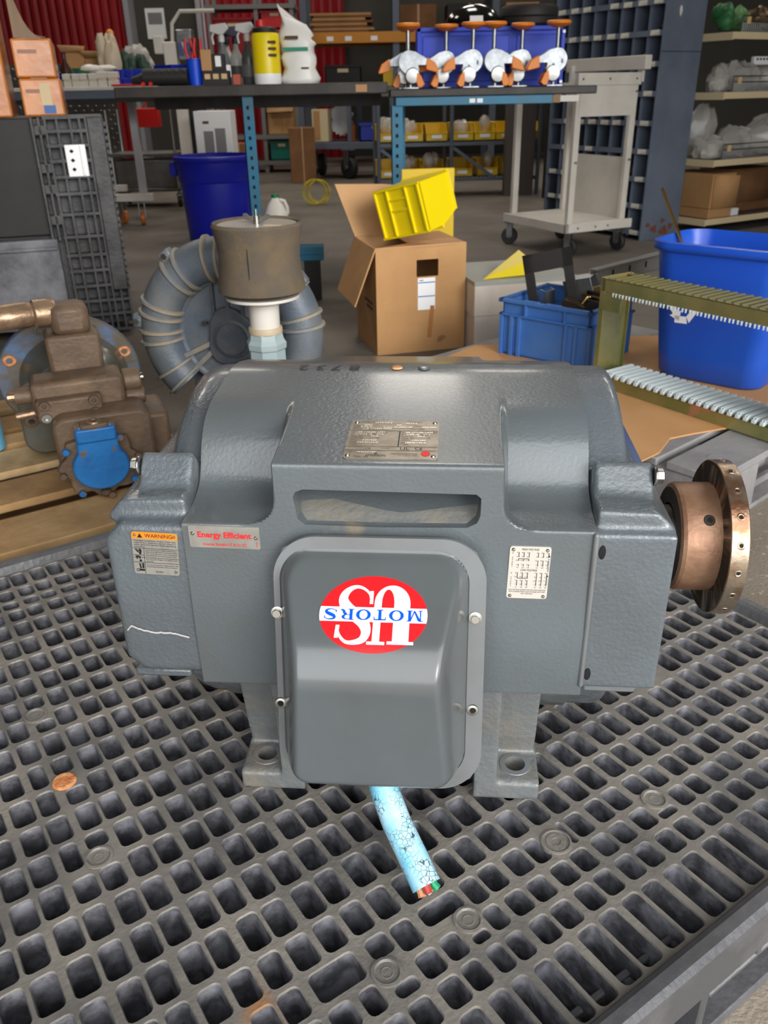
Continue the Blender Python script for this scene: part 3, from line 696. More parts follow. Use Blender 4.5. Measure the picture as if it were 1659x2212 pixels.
# rating plate on the sloping boss
TY = Vector((0, math.sin(AT), math.cos(AT))); A_ = Vector((0, -YB, Z0+ZB2))
pc = A_+TY*.0575+Vector((.0095, 0, 0))
M_brz = mat('rating_plate_metal', rgb(146, 136, 122), .36, .6, var=(rgb(128, 118, 104), 60, .4, .6))
p, fm, ex, ey = plate('rating_plate', pc, EX+Vector((0, 0, 0)), TY, .0965, .0905, M_brz, .004, rv=[(-.042, .039), (.0435, .039), (-.044, -.039), (.0435, -.039)], rivr=.0026)
mb = MB()
for y in (.0185, -.0185, -.0275): ln(mb, fm, -.047, y, .047, y, .00035)
ln(mb, fm, .0065, .0185, .0065, -.0185, .0006)
def T(s_, x, y, sz, fit=None, al='LEFT'): text(mb, s_, fm(x, y), ex, ey, sz, al, fit=fit)
T('MODEL NO.', -.038, .0405, .0035); T('TYPE', -.045, .030, .0035); T('ENCL', -.045, .026, .0035); T('FRAME', -.045, .022, .0035); T('PHASE', -.01, .0285, .003); T('DUTY', -.028, .0225, .0035); T('CATALOG', .012, .0405, .0035); T('SHAFT', .022, .031, .0032); T('MAX AMB', .018, .0235, .0032)
for gx in (-.0455, .0085):
    for i, t_ in enumerate(('HZ', 'SF', 'NOM. EFF.', 'GUAR. EFF.', 'VOLTS', 'AMPS', 'CODE')): T(t_, gx, .0145-.0047*i, .003)
    T('HP', gx+.014, .0145, .003); T('RPM', gx+.033, .0145, .003); T('DESIGN', gx+.02, .0098, .003); T('PF', gx+.028, .0015, .003)
T('UL', .0085, -.023, .0085); T('CE', .024, -.023, .0085, .0075); T('CSA', -.0275, -.023, .005, .006); T('LISTED', -.010, -.023, .0035, .008)
T('EMERSON', -.0255, -.0385, .0062, .020); T('EMERSON MOTOR COMPANY', .0, -.0345, .0035, .0275); T('ST. LOUIS, MO', .008, -.0385, .003); T('I.D.', -.044, -.031, .003); T('920801 002', -.038, -.041, .0032)
mb.add([fm(-.0155+a, -.0335+b) for a, b in ((-.0018, 0), (0, -.0016), (.0018, 0), (0, .0016))], [(0, 1, 2, 3)])
mb.build('black_lettering', M_ink, p)
mb = MB()
for s_, x, y in (('6312-2Z-J', -.022, .0385), ('6312-J', .012, .0375), ('404T', -.034, .0325), ('DP', .002, .0325), ('3 40 C', -.037, .0285), ('C000-M-0001-M', -.012, .0275), ('R CONT', -.03, .0235), ('0090', -.012, .0235), ('505-000', .03, .0275), ('60 100.00 1790', -.038, .0148), ('1.15  B   47.5', -.036, .0098), ('95.0', -.024, .005), ('230/460', -.032, -.0042), ('228.0/114.0', -.037, -.0095), ('60 100.00 1475', .013, .0148), ('1.00  B   47.5', .014, .0098), ('94.5', .026, .005), ('190/380', .020, -.0042), ('280.0/140.0', .013, -.0095), ('M4037180', -.035, -.0315)):
    text(mb, s_, fm(x, y), ex, ey, .0042, 'LEFT', sp=1.1, bold=.00012)
mb.build('stamped_characters', M_stamp, p)
mb = MB(); mb.add([fm(.0355+x, -.0335+y, .0003) for x, y in ell(0, 0, .0048, .0058, 0, 2*PI, 24)[:-1]], [tuple(range(24))]); mb.build('red_seal', M_redink, p)
# chalk marks and marker scrawl
M_chalk = mat('white_chalk', rgb(176, 174, 168), .9)
def chalk(P, t=.0013):
    mb = MB()
    for i in range(len(P)-1):
        for k_ in range(4):
            a = Vector(P[i]).lerp(Vector(P[i+1]), k_/4); b = Vector(P[i]).lerp(Vector(P[i+1]), (k_+1)/4); j = random.uniform(-.0006, .0006)
            mb.add([a+Vector((0, 0, t+j)), b+Vector((0, 0, t*.8+j)), b-Vector((0, 0, t-j)), a-Vector((0, 0, t*.9-j))], [(0, 1, 2, 3)])
    mb.build('chalk_mark', M_chalk, mot)
chalk([(-.294, -.2562, .255), (-.288, -.2572, .262), (-.276, -.2572, .257), (-.26, -.2572, .2535), (-.245, -.2572, .254), (-.222, -.2572, .2485)])
chalk([(-.211, -.2586, .232), (-.198, -.2586, .225), (-.187, -.2586, .219), (-.173, -.2586, .217)], .0012)
mb = MB()
th0 = math.radians(88)
for i, c_ in enumerate('2E18'):
    pass
for k_, dx in (('8', -.075), ('7', -.098), ('3', -.118), ('2', -.14)):
    text(mb, k_, (dx+.022, .004, Z0+RC+.0009), (-1, 0, 0), (0, -1, 0), .03)
mb.build('marker_scrawl', M_ink, mot)
# power cable out of the box
def cracked():
    m = mat('crackled_blue_sheath', rgb(128, 196, 222), .4, var=(rgb(180, 216, 230), 14, .45, .62))
    nt = m.node_tree; N = nt.nodes; L = nt.links; b = N['Principled BSDF']
    tc = N.new('ShaderNodeTexCoord'); vo = N.new('ShaderNodeTexVoronoi'); vo.feature = 'DISTANCE_TO_EDGE'; vo.inputs['Scale'].default_value = 190
    nz = N.new('ShaderNodeTexNoise'); nz.inputs['Scale'].default_value = 40; mr2 = N.new('ShaderNodeMapRange'); mr2.inputs[1].default_value = .42; mr2.inputs[2].default_value = .6; mr2.inputs[3].default_value = 0; mr2.inputs[4].default_value = .05
    L.new(tc.outputs['Object'], vo.inputs['Vector']); L.new(tc.outputs['Object'], nz.inputs['Vector']); L.new(nz.outputs[0], mr2.inputs[0])
    lt = N.new('ShaderNodeMath'); lt.operation = 'LESS_THAN'; L.new(vo.outputs['Distance'], lt.inputs[0]); L.new(mr2.outputs[0], lt.inputs[1])
    mx = N.new('ShaderNodeMix'); mx.data_type = 'RGBA'; src = b.inputs['Base Color'].links[0].from_socket
    L.new(lt.outputs[0], mx.inputs[0]); L.new(src, mx.inputs[6]); mx.inputs[7].default_value = rgb(66, 88, 98); L.new(mx.outputs[2], b.inputs['Base Color'])
    return m
cpts = [Vector(p) for p in ((-.016, -.285, .17), (-.008, -.298, .125), (.003, -.318, .088), (.018, -.340, .062), (.036, -.364, .041), (.0535, -.389, .022))]
cb = MB().tube(cpts, .0168, 20).build('power_cable', cracked(), mot)
e = cpts[-1]; dd = (cpts[-1]-cpts[-2]).normalized(); xx, yy, _ = frame_of(dd)
for i, (cc, nm) in enumerate(((rgb(30, 140, 90), 'green wire'), (rgb(170, 60, 50), 'red wire'), (rgb(190, 130, 90), 'bare copper strands'), (rgb(200, 190, 180), 'white wire'))):
    a = i*PI/2+.4; c = e+(xx*math.cos(a)+yy*math.sin(a))*.008
    o = MB().tube([c-dd*.006, c+dd*.003, c+dd*.008+xx*.002*math.cos(i*2)], .0048, 8).build('wire_core', mat('wire_%d' % i, cc, .5), cb); o['label'] = nm
# ================================================================ WOODEN PALLET AND HYDRAULIC PUMP
def wood(n, c, c2): return mat(n, c, .75, var=(c2, 9, .38, .66), bump=(60, .4), spots=[(rgb(120, 92, 62), 5, .69)])
WOODS = [wood('pine_%d' % i, rgb(*c), rgb(*d)) for i, (c, d) in enumerate((((196, 160, 112), (168, 132, 88)), ((180, 142, 94), (150, 114, 74)), ((206, 174, 128), (170, 138, 96))))]
wp = thing('wooden_pallet', 'pine pallet with gapped deck boards under the rusty brown pump', 'pallet', (0, 0, 0), PA)
for i, (b0, b1) in enumerate(((1.625, 1.787), (1.858, 1.998), (2.052, 2.197), (2.238, 2.318), (2.352, 2.47), (2.53, 2.63))):
    mb = MB(); n = 8; x0 = -.52+.02*math.sin(i*3); x1 = .70+.015*math.sin(i*2)
    mb.mm((x0, b0, .122), (x1, b1, .142)); mb.build('deck_board', WOODS[i % 3], wp, bevel=.003)
for a in (-.46, .1, .64): MB().mm((a-.02, 1.635, .02), (a+.02, 2.62, .122)).build('stringer', WOODS[1], wp, bevel=.002)
for b in (1.66, 2.1, 2.56): MB().mm((-.52, b-.04, .0), (.7, b+.04, .02)).build('bottom_board', WOODS[1], wp)
M_grime = mat('oily_brown_paint', rgb(92, 74, 58), .55, .1, var=(rgb(116, 94, 72), 12, .4, .66), bump=(90, .35), spots=[(rgb(58, 108, 168), 17, .72)])
M_blu = mat('chipped_blue_paint', rgb(34, 112, 178), .4, var=(rgb(30, 96, 158), 12, .4, .6), bump=(60, .2), spots=[(rgb(112, 88, 62), 20, .60)])
M_blugrey = mat('faded_blue_steel', rgb(78, 116, 164), .45, .1, var=(rgb(92, 84, 72), 5, .42, .56), bump=(60, .2), spots=[(rgb(142, 92, 66), 15, .70)])
M_olive = mat('oily_olive_housing', rgb(84, 76, 58), .3, .2, var=(rgb(98, 100, 96), 7, .4, .65), bump=(40, .2), coat=.3, spots=[(rgb(74, 108, 150), 11, .74)])
M_hose = mat('crimped_hose_end', rgb(168, 140, 114), .35, .6, var=(rgb(126, 100, 76), 18, .4, .62), bump=(60, .4))
pu = thing('hydraulic_pump', 'grimy brown hydraulic pump with blue front cover on the wooden pallet', 'pump', (-.615, 1.668, .170), math.radians(22)); pu.scale = (1, 1, .87)
ZC = .165
mb = MB(); mb.lathe([(.0, .475), (.172, .475), (.175, .471), (.175, .452), (.171, .448), (.09, .448)], (-.02, 0, ZC), (0, 1, 0), n=56); mb.build('mounting_plate', M_blugrey, pu, ang=.5)
for i in range(8):
    a = i*PI/4+.35; MB().lathe([(.008, .0005), (.009, .002), (.015, .0015), (.016, 0)], (-.02+.15*math.cos(a), .448, ZC+.15*math.sin(a)), (0, -1, 0), n=14, cap=False).build('bolt_hole_rim', M_rust if i % 3 == 0 else M_blugrey, pu)
MB().lathe([(.135, .45), (.13, .42), (.118, .37), (.10, .335), (.10, .31)], (-.01, 0, ZC-.01), (0, 1, 0), n=48).build('bell_housing', M_olive, pu)
mb = MB(); mb.prism(rrect(.125, .10, .045, 6), (-.03, .315, ZC-.06), (1, 0, 0), (0, 0, 1), (0, .035)); mb.build('rear_flange', M_olive, pu, bevel=.006)
MB().lathe([(.006, 0), (.008, .004), (.016, .003), (.018, 0)], (-.13, .28, ZC-.06), (0, -1, 0), n=16).build('flange_bolt', M_grime, pu)
mb = MB(); mb.prism(rrect(.105, .088, .03, 5), (.02, .30, .098), (1, 0, 0), (0, 0, 1), (0, .25)); mb.build('pump_body', M_grime, pu, bevel=.008)
mb = MB(); mb.mm((.06, .10, .03), (.17, .25, .15)); mb.build('side_port_block', M_grime, pu, bevel=.012)
pts = []
for i in range(32):                                        # lobed gasket flange
    a = 2*PI*i/32; r = .083+.009*math.cos(a*8); pts.append((r*math.cos(a), r*1.02*math.sin(a)))
MB().prism(pts, (0, .052, .062), (1, 0, 0), (0, 0, 1), (0, .022)).build('gasket_flange', M_grime, pu, bevel=.004)
mb = MB(); cp_ = [(.06*math.cos(t), .06*math.sin(t)) for t in [math.radians(d) for d in range(-225, 46, 12)]]+[(.044, .052), (.042, .115), (-.042, .115), (-.044, .052)]
mb.prism(cp_, (0, .032, .064), (1, 0, 0), (0, 0, 1), (0, .026)); fc = mb.build('front_cover', M_blu, pu, bevel=.005)
MB().mm((-.042, .0, .135), (.042, .03, .172)).build('port_block', M_blu, pu, bevel=.005)
MB().prism(rrect(.03, .02, .008, 4), (0, .02, .176), (1, 0, 0), (0, 1, 0), (-.005, .006)).build('port_cap', M_grime, pu, bevel=.002)
MB().lathe([(.008, -.002), (.009, .004), (.016, .003), (.017, 0)], (0, .02, .182), n=18).build('port_opening', M_hose, pu)
for i in range(8):
    a = 2*PI*i/8+.15
    if 1.0 < a < 2.1: continue
    c = (.083*math.cos(a), .03, .062+.084*math.sin(a)); MB().cyl(c, (c[0], c[1]-.014, c[2]), .0085, n=6).build('cover_bolt', M_blu if i % 2 else M_grime, pu, bevel=.001)
for x in (-.036, .036): MB().cyl((x, .012, .168), (x, .012, .186), .007, n=6).build('port_bolt', M_grime, pu)
MB().lathe([(.008, 0), (.011, .003), (.012, .012), (.008, .015)], (0, .026, -.02), n=10).build('drain_plug', M_grime, pu)
mb = MB(); mb.mm((-.115, .13, .168), (.085, .23, .255)); mb.build('valve_block', M_grime, pu, bevel=.012)
mb = MB(); mb.mm((-.11, .10, .165), (.03, .135, .22)); mb.build('valve_plate', M_grime, pu, bevel=.006)
for x, z in ((-.092, .178), (.012, .178), (-.092, .21), (.012, .21)): MB().lathe([(.004, .004), (.005, .009), (.011, .009), (.012, 0)], (x, .10, z), (0, -1, 0), n=16).build('socket_screw', M_steel if x < 0 and z < .2 else M_grime, pu)
MB().cyl((-.115, .18, .215), (-.15, .18, .215), .022, n=18).build('adjuster', M_grime, pu); MB().cyl((-.15, .18, .215), (-.165, .18, .215), .012, n=10).build('adjuster_stem', M_hose, pu)
MB().cyl((-.11, .17, .17), (-.155, .17, .165), .012, .008, n=10).build('adjuster_stem', M_hose, pu)
MB().cyl((.085, .18, .222), (.125, .18, .222), .03, n=20).build('end_plug', M_grime, pu, bevel=.004); MB().cyl((.125, .18, .225), (.132, .18, .225), .011, n=12).build('plug_screw', M_steel, pu)
MB().cyl((.085, .17, .18), (.13, .17, .18), .022, n=14).build('end_plug', M_grime, pu, bevel=.004)
MB().mm((-.065, .22, .245), (.055, .32, .345)).build('riser_block', M_grime, pu, bevel=.01)
MB().mm((-.045, .225, .34), (.04, .31, .42)).build('elbow_block', M_grime, pu, bevel=.018)
hz = .398
MB().lathe([(.034, .0), (.036, .004), (.036, .045), (.030, .05), (.031, .055), (.033, .06), (.033, .13), (.030, .14), (.032, .145), (.032, .2), (.026, .2)], (-.03, .27, hz-.0), (-1, -.12, .0), n=24).build('hose_fitting', M_hose, pu)
dv = Vector((-1, -.12, 0)).normalized(); s0 = Vector((-.03, .27, hz))+dv*.19
MB().tube([s0, s0+dv*.1, s0+dv*.25+Vector((0, 0, -.01)), s0+dv*.4+Vector((0, 0, -.05))], .031, 14).build('hose', mat('rusty_hose', rgb(78, 56, 44), .8, bump=(80, .5)), pu)
o = MB().lathe([(.05, 0), (.055, .004), (.055, .17), (.05, .176), (0, .176)], n=28).build('paint_can', mat('light_blue_can', rgb(96, 176, 212), .4, var=(rgb(130, 196, 222), 8, .4, .6)))
tag(o, 'light blue can on the wooden pallet at the left picture edge', 'can'); p_ = at(0, 925, 2.03); o.location = (p_.x-.04, 2.0, .142)

# ================================================================ REGENERATIVE BLOWER
M_blow = mat('blue_grey_casting', rgb(96, 106, 118), .48, .15, var=(rgb(122, 124, 124), 8, .42, .68), bump=(110, .3))
M_blowr = mat('dusty_rib_casting', rgb(128, 130, 130), .6, var=(rgb(160, 146, 124), 10, .4, .62), bump=(120, .3))
M_blowd = mat('dark_casting', rgb(66, 72, 82), .5, var=(rgb(88, 90, 92), 14, .4, .66), bump=(120, .3))
bl = thing('regenerative_blower', 'grey ribbed ring blower with a brown foam intake filter', 'blower', (-.455, 2.52, 0), math.radians(-8))
RZ = .302; RM = .222; RT = .063
def arc(t0, t1, n, rm, y=0): return [(rm*math.cos(t0+(t1-t0)*i/n), y, RZ+rm*math.sin(t0+(t1-t0)*i/n)) for i in range(n+1)]
MB().tube(arc(math.radians(-35), math.radians(225), 40, RM), RT, 20).build('ring_casing', M_blow, bl)
for d in (222, 210, 186, 178, 166, 158, 131, 122, 101, 92, 40, 32, 14, 6, -22, -30):
    a = math.radians(d); c = Vector((RM*math.cos(a), 0, RZ+RM*math.sin(a))); t = Vector((-math.sin(a), 0, math.cos(a)))
    MB().lathe([(RT-.004, -.006), (RT+.008, -.004), (RT+.008, .004), (RT-.004, .006)], c, t, n=28, cap=False).build('casing_rib', M_blowr, bl)
for d in (172, 126, 36):
    a = math.radians(d); r = RM+RT+.002; c = (r*math.cos(a), -.02, RZ+r*math.sin(a))
    MB().box(c, (.04, .035, .03), rotm(0, -a+PI/2, 0)).build('bolt_lug', M_blow, bl, bevel=.006); MB().cyl((c[0], -.03, c[2]), (c[0], -.046, c[2]), .009, n=6).build('lug_bolt', M_steel, bl)
MB().lathe([(0, -.005), (.15, -.005), (.158, -.012), (.166, -.012), (.17, .0), (.175, .035)], (0, 0, RZ), (0, 1, 0), n=48).build('face_plate', M_blow, bl)
for sx in (-.045, 0, .045): MB().bar((sx, -.012, RZ+.04), (sx, -.012, RZ+.155), .01, .02, (0, 1, 0)).build('web', M_blowd, bl)
for d in (205, 222): a = math.radians(d); MB().bar((.06*math.cos(a), -.014, RZ+.06*math.sin(a)), (.17*math.cos(a), -.014, RZ+.17*math.sin(a)), .014, .022, (0, 1, 0)).build('web', M_blowr, bl)
mb = MB(); mb.prism([(.085*math.cos(t)*(1+.12*math.cos(3*t+.5)), .085*math.sin(t)*(1+.12*math.cos(3*t+.5))) for t in [2*PI*i/36 for i in range(36)]], (.01, -.004, RZ-.01), (1, 0, 0), (0, 0, 1), (0, .022)); mb.build('hub_cover', M_blowd, bl, bevel=.004)
MB().lathe([(.055, .0), (.058, .008), (.05, .012), (.048, .006), (0, .006)], (.01, -.026, RZ-.012), (0, -1, 0), n=36).build('hub_cap', M_blowd, bl)
MB().cyl((-.072, -.02, RZ+.035), (-.072, -.034, RZ+.035), .008, n=12).build('hub_screw', M_steel, bl)
MB().lathe([(.11, .04), (.115, .1), (.115, .34), (.10, .37), (.05, .375)], (0, 0, RZ), (0, 1, 0), n=32).build('drive_motor', M_blowd, bl)
for x in (-.13, .13): MB().mm((x-.025, -.04, 0), (x+.025, .2, .02)).mm((x-.02, .03, .02), (x+.02, .1, RZ-.12)).build('foot', M_blowd, bl, bevel=.003)
M_pvc = mat('white_pvc', rgb(222, 216, 206), .35); M_pvcb = mat('pale_blue_valve', rgb(158, 178, 182), .4, var=(rgb(172, 184, 184), 9, .4, .6))
FX = (.168, -.215, 0)
def F(z): return (FX[0], FX[1], z)
mb = MB(); mb.lathe([(.0, .465), (.1, .465), (.1, .458), (.075, .45), (.042, .44), (.041, .375), (.0, .37)][::-1], (FX[0], FX[1], 0), n=36); mb.build('filter_neck', M_pvc, bl)
mb = MB(); mb.lathe([(.045, .36), (.047, .362), (.047, .375), (.045, .378)], (FX[0], FX[1], 0), n=32); mb.build('neck_collar', mat('beige_collar', rgb(196, 176, 146), .5), bl)
mb = MB(); mb.lathe([(.048, .1), (.048, .235)], F(0), n=32).lathe([(.056, .19), (.058, .194), (.058, .235), (.052, .245), (.052, .315), (.056, .32), (.057, .335), (.05, .345), (.047, .362)], F(0), n=8); mb.build('relief_valve', M_pvcb, bl, ang=.4)
MB().mm((FX[0]-.062, FX[1]-.03, .2), (FX[0]-.052, FX[1]+.03, .25)).build('valve_tab', M_pvcb, bl, bevel=.002)
MB().tube([F(.12), F(.08), (FX[0], FX[1]+.03, .055), (FX[0], FX[1]+.08, .05), (FX[0], .02, .05)], .046, 20).build('inlet_elbow', M_blowd, bl)
M_foam = mat('brown_filter_foam', rgb(104, 93, 80), .95, var=(rgb(122, 104, 80), 12, .42, .66), bump=(420, .9))
mb = MB(); mb.lathe([(.11, .475), (.118, .48), (.116, .50), (.1095, .53), (.1075, .565), (.110, .60), (.1175, .635), (.1205, .647), (.116, .655), (.108, .652), (.104, .64)], F(0), n=56); fo = mb.build('foam_filter', M_foam, bl)
MB().mm((FX[0]-.001, FX[1]-.1105, .49), (FX[0]+.0005, FX[1]-.1085, .635)).build('foam_seam', M_black, fo)
MB().lathe([(.0, .649), (.104, .649), (.106, .645), (.106, .635)], F(0), n=48).build('filter_lid', mat('lid_grey_white', rgb(176, 168, 160), .3), bl)
mb = MB(); mb.cyl(F(.649), F(.668), .009, n=14)
for sx in (-1, 1): mb.prism([(0, 0), (.022, .02), (.03, .018), (.028, .006), (.008, -.004)], (FX[0]+sx*.006, FX[1]-.003*sx, .655), (sx, 0, 0), (0, 0, 1), (-.003, .003))
mb.build('wing_nut', M_steel, bl); MB().cyl(F(.66), F(.685), .004, n=10).build('stud', M_steel, bl)
MB().box(F(.6498), (.045, .018, .0012), rotm(0, 0, -.35)).xf(Matrix.Translation((.05, -.035, 0))).build('paper_tag', mat('cream_tag', rgb(214, 196, 166), .6), bl)

# ================================================================ CARDBOARD BOX WITH FLAPS, YELLOW BIN
M_card = mat('cardboard', rgb(194, 148, 98), .8, var=(rgb(178, 132, 84), 4, .35, .65), bump=(40, .2), spots=[(rgb(150, 106, 64), 6, .70)])
M_cardl = mat('cardboard_inside', rgb(206, 162, 116), .8, var=(rgb(190, 146, 100), 3, .35, .65))
M_print = mat('box_print', rgb(92, 66, 46), .8)
A_ = Vector((-.013, 3.28, 0)); B_ = Vector((.345, 3.375, 0)); bxw = (B_-A_).length; brz = math.atan2(B_.y-A_.y, B_.x-A_.x); bd = .335; bh = .415
cbx = thing('cardboard_box', 'open brown cardboard box with raised flaps and a white label behind the motor', 'box', A_, brz)
T = .006
mb = MB()                                                    # front panel with hand hole
hx0, hx1, hz0, hz1 = .165, .255, bh-.115, bh-.05
mb.mm((0, 0, 0), (bxw, T, hz0)).mm((0, 0, hz1), (bxw, T, bh)).mm((0, 0, hz0), (hx0, T, hz1)).mm((hx1, 0, hz0), (bxw, T, hz1)); mb.build('front_panel', M_card, cbx)
MB().mm((0, bd-T, 0), (bxw, bd, bh)).build('rear_panel', M_cardl, cbx); MB().mm((0, T, 0), (T, bd-T, bh)).build('side_panel', M_card, cbx); MB().mm((bxw-T, T, 0), (bxw, bd-T, bh)).build('side_panel', M_card, cbx)
MB().mm((T, T, .0), (bxw-T, bd-T, .01)).build('bottom_panel', M_cardl, cbx)
mb = MB(); mb.add([(0, bd, bh), (bxw*.92, bd, bh), (bxw*.86, bd+.14, bh+.17), (-.06, bd+.08, bh+.2), (.42*bxw, bd, bh), (.4*bxw, bd+.105, bh+.19)], [(0, 4, 5, 3), (4, 1, 2, 5)]); mb.build('rear_flap', M_cardl, cbx, solid=.005, smooth=False)
mb = MB(); mb.add([(0, 0.0, bh), (0, bd, bh), (-.115, .175, bh-.175), (-.10, -.055, bh-.2)], [(0, 1, 2, 3)]); mb.build('side_flap', M_card, cbx, solid=.005, smooth=False)
mb = MB(); mb.add([(bxw, 0, bh+.002), (bxw, bd, bh+.002), (bxw-.2, bd, bh-.005), (bxw-.21, 0, bh-.005)], [(0, 1, 2, 3)]); mb.build('side_flap', M_card, cbx, solid=.005, smooth=False)
mb = MB(); mb.add([(.0, .004, bh), (bxw, .004, bh+.004), (bxw-.03, .17, bh-.0), (.03, .17, bh-.03)], [(0, 1, 2, 3)]); mb.build('front_flap', M_cardl, cbx, solid=.005, smooth=False)
lb = MB().mm((.17, -.0015, bh-.245), (.242, 0, bh-.12)).build('shipping_label', M_white, cbx)
M_lblue = mat('label_blue', rgb(70, 110, 170), .6)
mb = MB()
for z in (-.138, -.192): mb.mm((.171, -.0022, bh+z-.002), (.241, -.0014, bh+z+.002))
mb.mm((.177, -.0022, bh-.131), (.192, -.0014, bh-.127)); mb.build('label_bars', M_lblue, lb)
MB().box((.225, -.001, .12), (.018, .0012, .13), rotm(0, .1, 0)).build('stain', mat('brown_stain', rgb(166, 108, 56), .7), cbx)
mb = MB()
for i, w_ in enumerate((.13, .1)): mb.mm((-.0012, .06, .19-.022*i), (0, .06+w_, .2-.022*i))
mb.build('printed_text', M_print, cbx)
M_yel = mat('yellow_plastic', rgb(240, 214, 14), .38); M_yeld = mat('yellow_plastic_shelf', rgb(226, 188, 20), .45)
def hopper(W_, D_, Hh, m, label, name='hopper_bin', ribs=True, group=None):
    """stacking bin: +y back, open scooped front at -y"""
    t = thing(name, label, 'bin', group=group)
    w2 = W_/2; th = .004; Hf = Hh*.45
    sd = [(-D_*.5, 0), (D_*.5, 0), (D_*.5, Hh), (-D_*.28, Hh), (-D_*.5, Hf)]
    mb = MB()
    for s in (-1, 1): mb.prism(sd, (s*(w2-th/2)-th/2, 0, 0), (0, 1, 0), (0, 0, 1), (0, th))
    mb.mm((-w2, D_*.5-th, 0), (w2, D_*.5, Hh)).mm((-w2, -D_*.5, 0), (w2, D_*.5, th)).mm((-w2, -D_*.5, 0), (w2, -D_*.5+th, Hf))
    mb.build('body', m, t, smooth=False)
    mb = MB()
    for s in (-1, 1): mb.mm((s*w2-.006, -D_*.28, Hh-.006), (s*w2+.006, D_*.5, Hh+.003))
    mb.mm((-w2, D_*.5-.006, Hh-.006), (w2, D_*.5+.006, Hh+.003)).mm((-w2-.004, -D_*.5-.006, Hf-.006), (w2+.004, -D_*.5+.003, Hf+.003)); mb.build('rim', m, t, bevel=.0015)
    if ribs:
        mb = MB()
        for x in (-.46, -.2, .2, .46): mb.mm((x*W_-.003, -D_*.48, -.009), (x*W_+.003, D_*.48, 0))
        mb.mm((-w2, -D_*.5, -.009), (w2, -D_*.46, 0)).mm((-w2, D_*.46, -.009), (w2, D_*.5, 0)).mm((-.2*W_, D_*.24, -.007), (.2*W_, D_*.27, 0)).mm((-.2*W_, D_*.02, -.007), (.2*W_, D_*.05, 0)); mb.build('base_ribs', m, t)
    return t
yb_ = hopper(.235, .185, .185, M_yel, 'bright yellow hopper bin tipped over on the open cardboard box')
mb = MB()
for x in (-.06, .045): mb.mm((x-.003, -.1+.006, .004), (x+.003, .09, .03))
mb.build('inner_ridges', M_yel, yb_)
bxv = Vector((-.77, .64, .0)).normalized(); bzv = Vector((.63, .76, .13)).normalized(); byv = bzv.cross(bxv).normalized(); bxv = byv.cross(bzv); byv, bxv = byv*.976+bxv*.218, bxv*.976-byv*.218
Rb = Matrix((bxv, byv, bzv)).transposed().to_4x4(); Rb.translation = (.09, 3.37, .427+.112); yb_.matrix_world = Rb

# jug, coil, caution sign behind the box
ju = thing('jug', 'white gallon jug with green cap behind the foam filter', 'jug', (-.745, 6.40, 0)); ju.scale = (1.1, 1.1, 1.1)
mb = MB(); mb.lathe([(.07, 0), (.078, .01), (.078, .15), (.074, .17), (.05, .22), (.026, .25), (.022, .258)], n=24, sq=3); mb.build('body', mat('white_hdpe', rgb(226, 222, 212), .4), ju)
MB().tube([(.03, -.02, .245), (.062, -.02, .238), (.078, -.02, .2), (.08, -.02, .165), (.068, -.02, .15)], .011, 8).build('handle', _M['white_hdpe'], ju)
MB().cyl((0, 0, .257), (0, 0, .278), .024, n=18).build('cap', mat('green_cap', rgb(20, 128, 70), .4), ju)
MB().mm((-.07, -.081, .03), (.07, -.078, .13)).build('label', mat('jug_label', rgb(110, 122, 100), .6), ju)
mb = MB()
for k in range(4): mb.tube([(.13*math.cos(2*PI*i/28)*(1-.05*k)+.05*(k % 2), .02*k+.01*math.sin(i), .14+.13*math.sin(2*PI*i/28)*(1-.04*k)) for i in range(28)], .007, 6, closed=True)
o = mb.build('coiled_cable', mat('yellow_cable', rgb(196, 176, 30), .5)); tag(o, 'coil of yellow cable on the floor behind the cardboard flap', 'cable'); o.location = (-.60, 8.4, 0); o.scale = (.85, .85, .85)
sg = thing('caution_sign', 'yellow caution board with black triangle behind the yellow bin', 'sign', (.245, 4.3, 0), math.radians(8))
MB().mm((-.13, -.006, .02), (.13, .006, .62)).build('board', M_yeld, sg, bevel=.004); MB().add([(-.07, -.0075, .5), (.07, -.0075, .5), (0, -.0075, .6)], [(0, 1, 2)]).build('black_triangle', M_ink, sg)
MB().mm((-.13, -.03, 0), (.13, .12, .02)).build('foot', M_yeld, sg)

# ================================================================ GREY PALLET WITH CARDBOARD SHEET AND TOTES
M_gplast = mat('grey_plastic', rgb(148, 146, 146), .6, var=(rgb(120, 118, 118), 6, .38, .66), bump=(70, .3))
G = math.radians(41)
gp = thing('grey_pallet', 'weathered grey plastic pallet under the blue tote and recycling bin', 'pallet', (.77, 1.72, 0), G)
for a0, a1 in ((0, .2), (.42, .62), (.84, 1.04)):
    for b0, b1 in ((0, .2), (.48, .68), (.96, 1.16)): MB().mm((a0, b0, .012), (a1, b1, .13)).build('block', M_gplast, gp, bevel=.006)
for b0 in (0, .16, .32, .48, .64, .8, .96): MB().mm((-.005, b0, .13), (1.045, b0+.135 if b0 < .9 else 1.165, .15)).build('deck_slat', M_gplast, gp, bevel=.003)
for b0 in (0, .48, .96): MB().mm((0, b0, 0), (1.04, b0+.14, .014)).build('runner', M_gplast, gp, bevel=.003)
mb = MB()
for b0 in (.03, .08, .13, .17): mb.mm((.2, b0, .03), (.86, b0+.012, .05))
mb.build('rail', M_gplast, gp)
MB().lathe([(.012, .0005), (.016, .001), (.018, 0)], (.1, .07, .15), n=16, cap=True).build('plug', M_gplast, gp)
M_sheet = mat('tan_cardboard_sheet', rgb(204, 154, 102), .8, var=(rgb(190, 140, 90), 3, .35, .65), spots=[(rgb(222, 186, 146), 9, .70)])
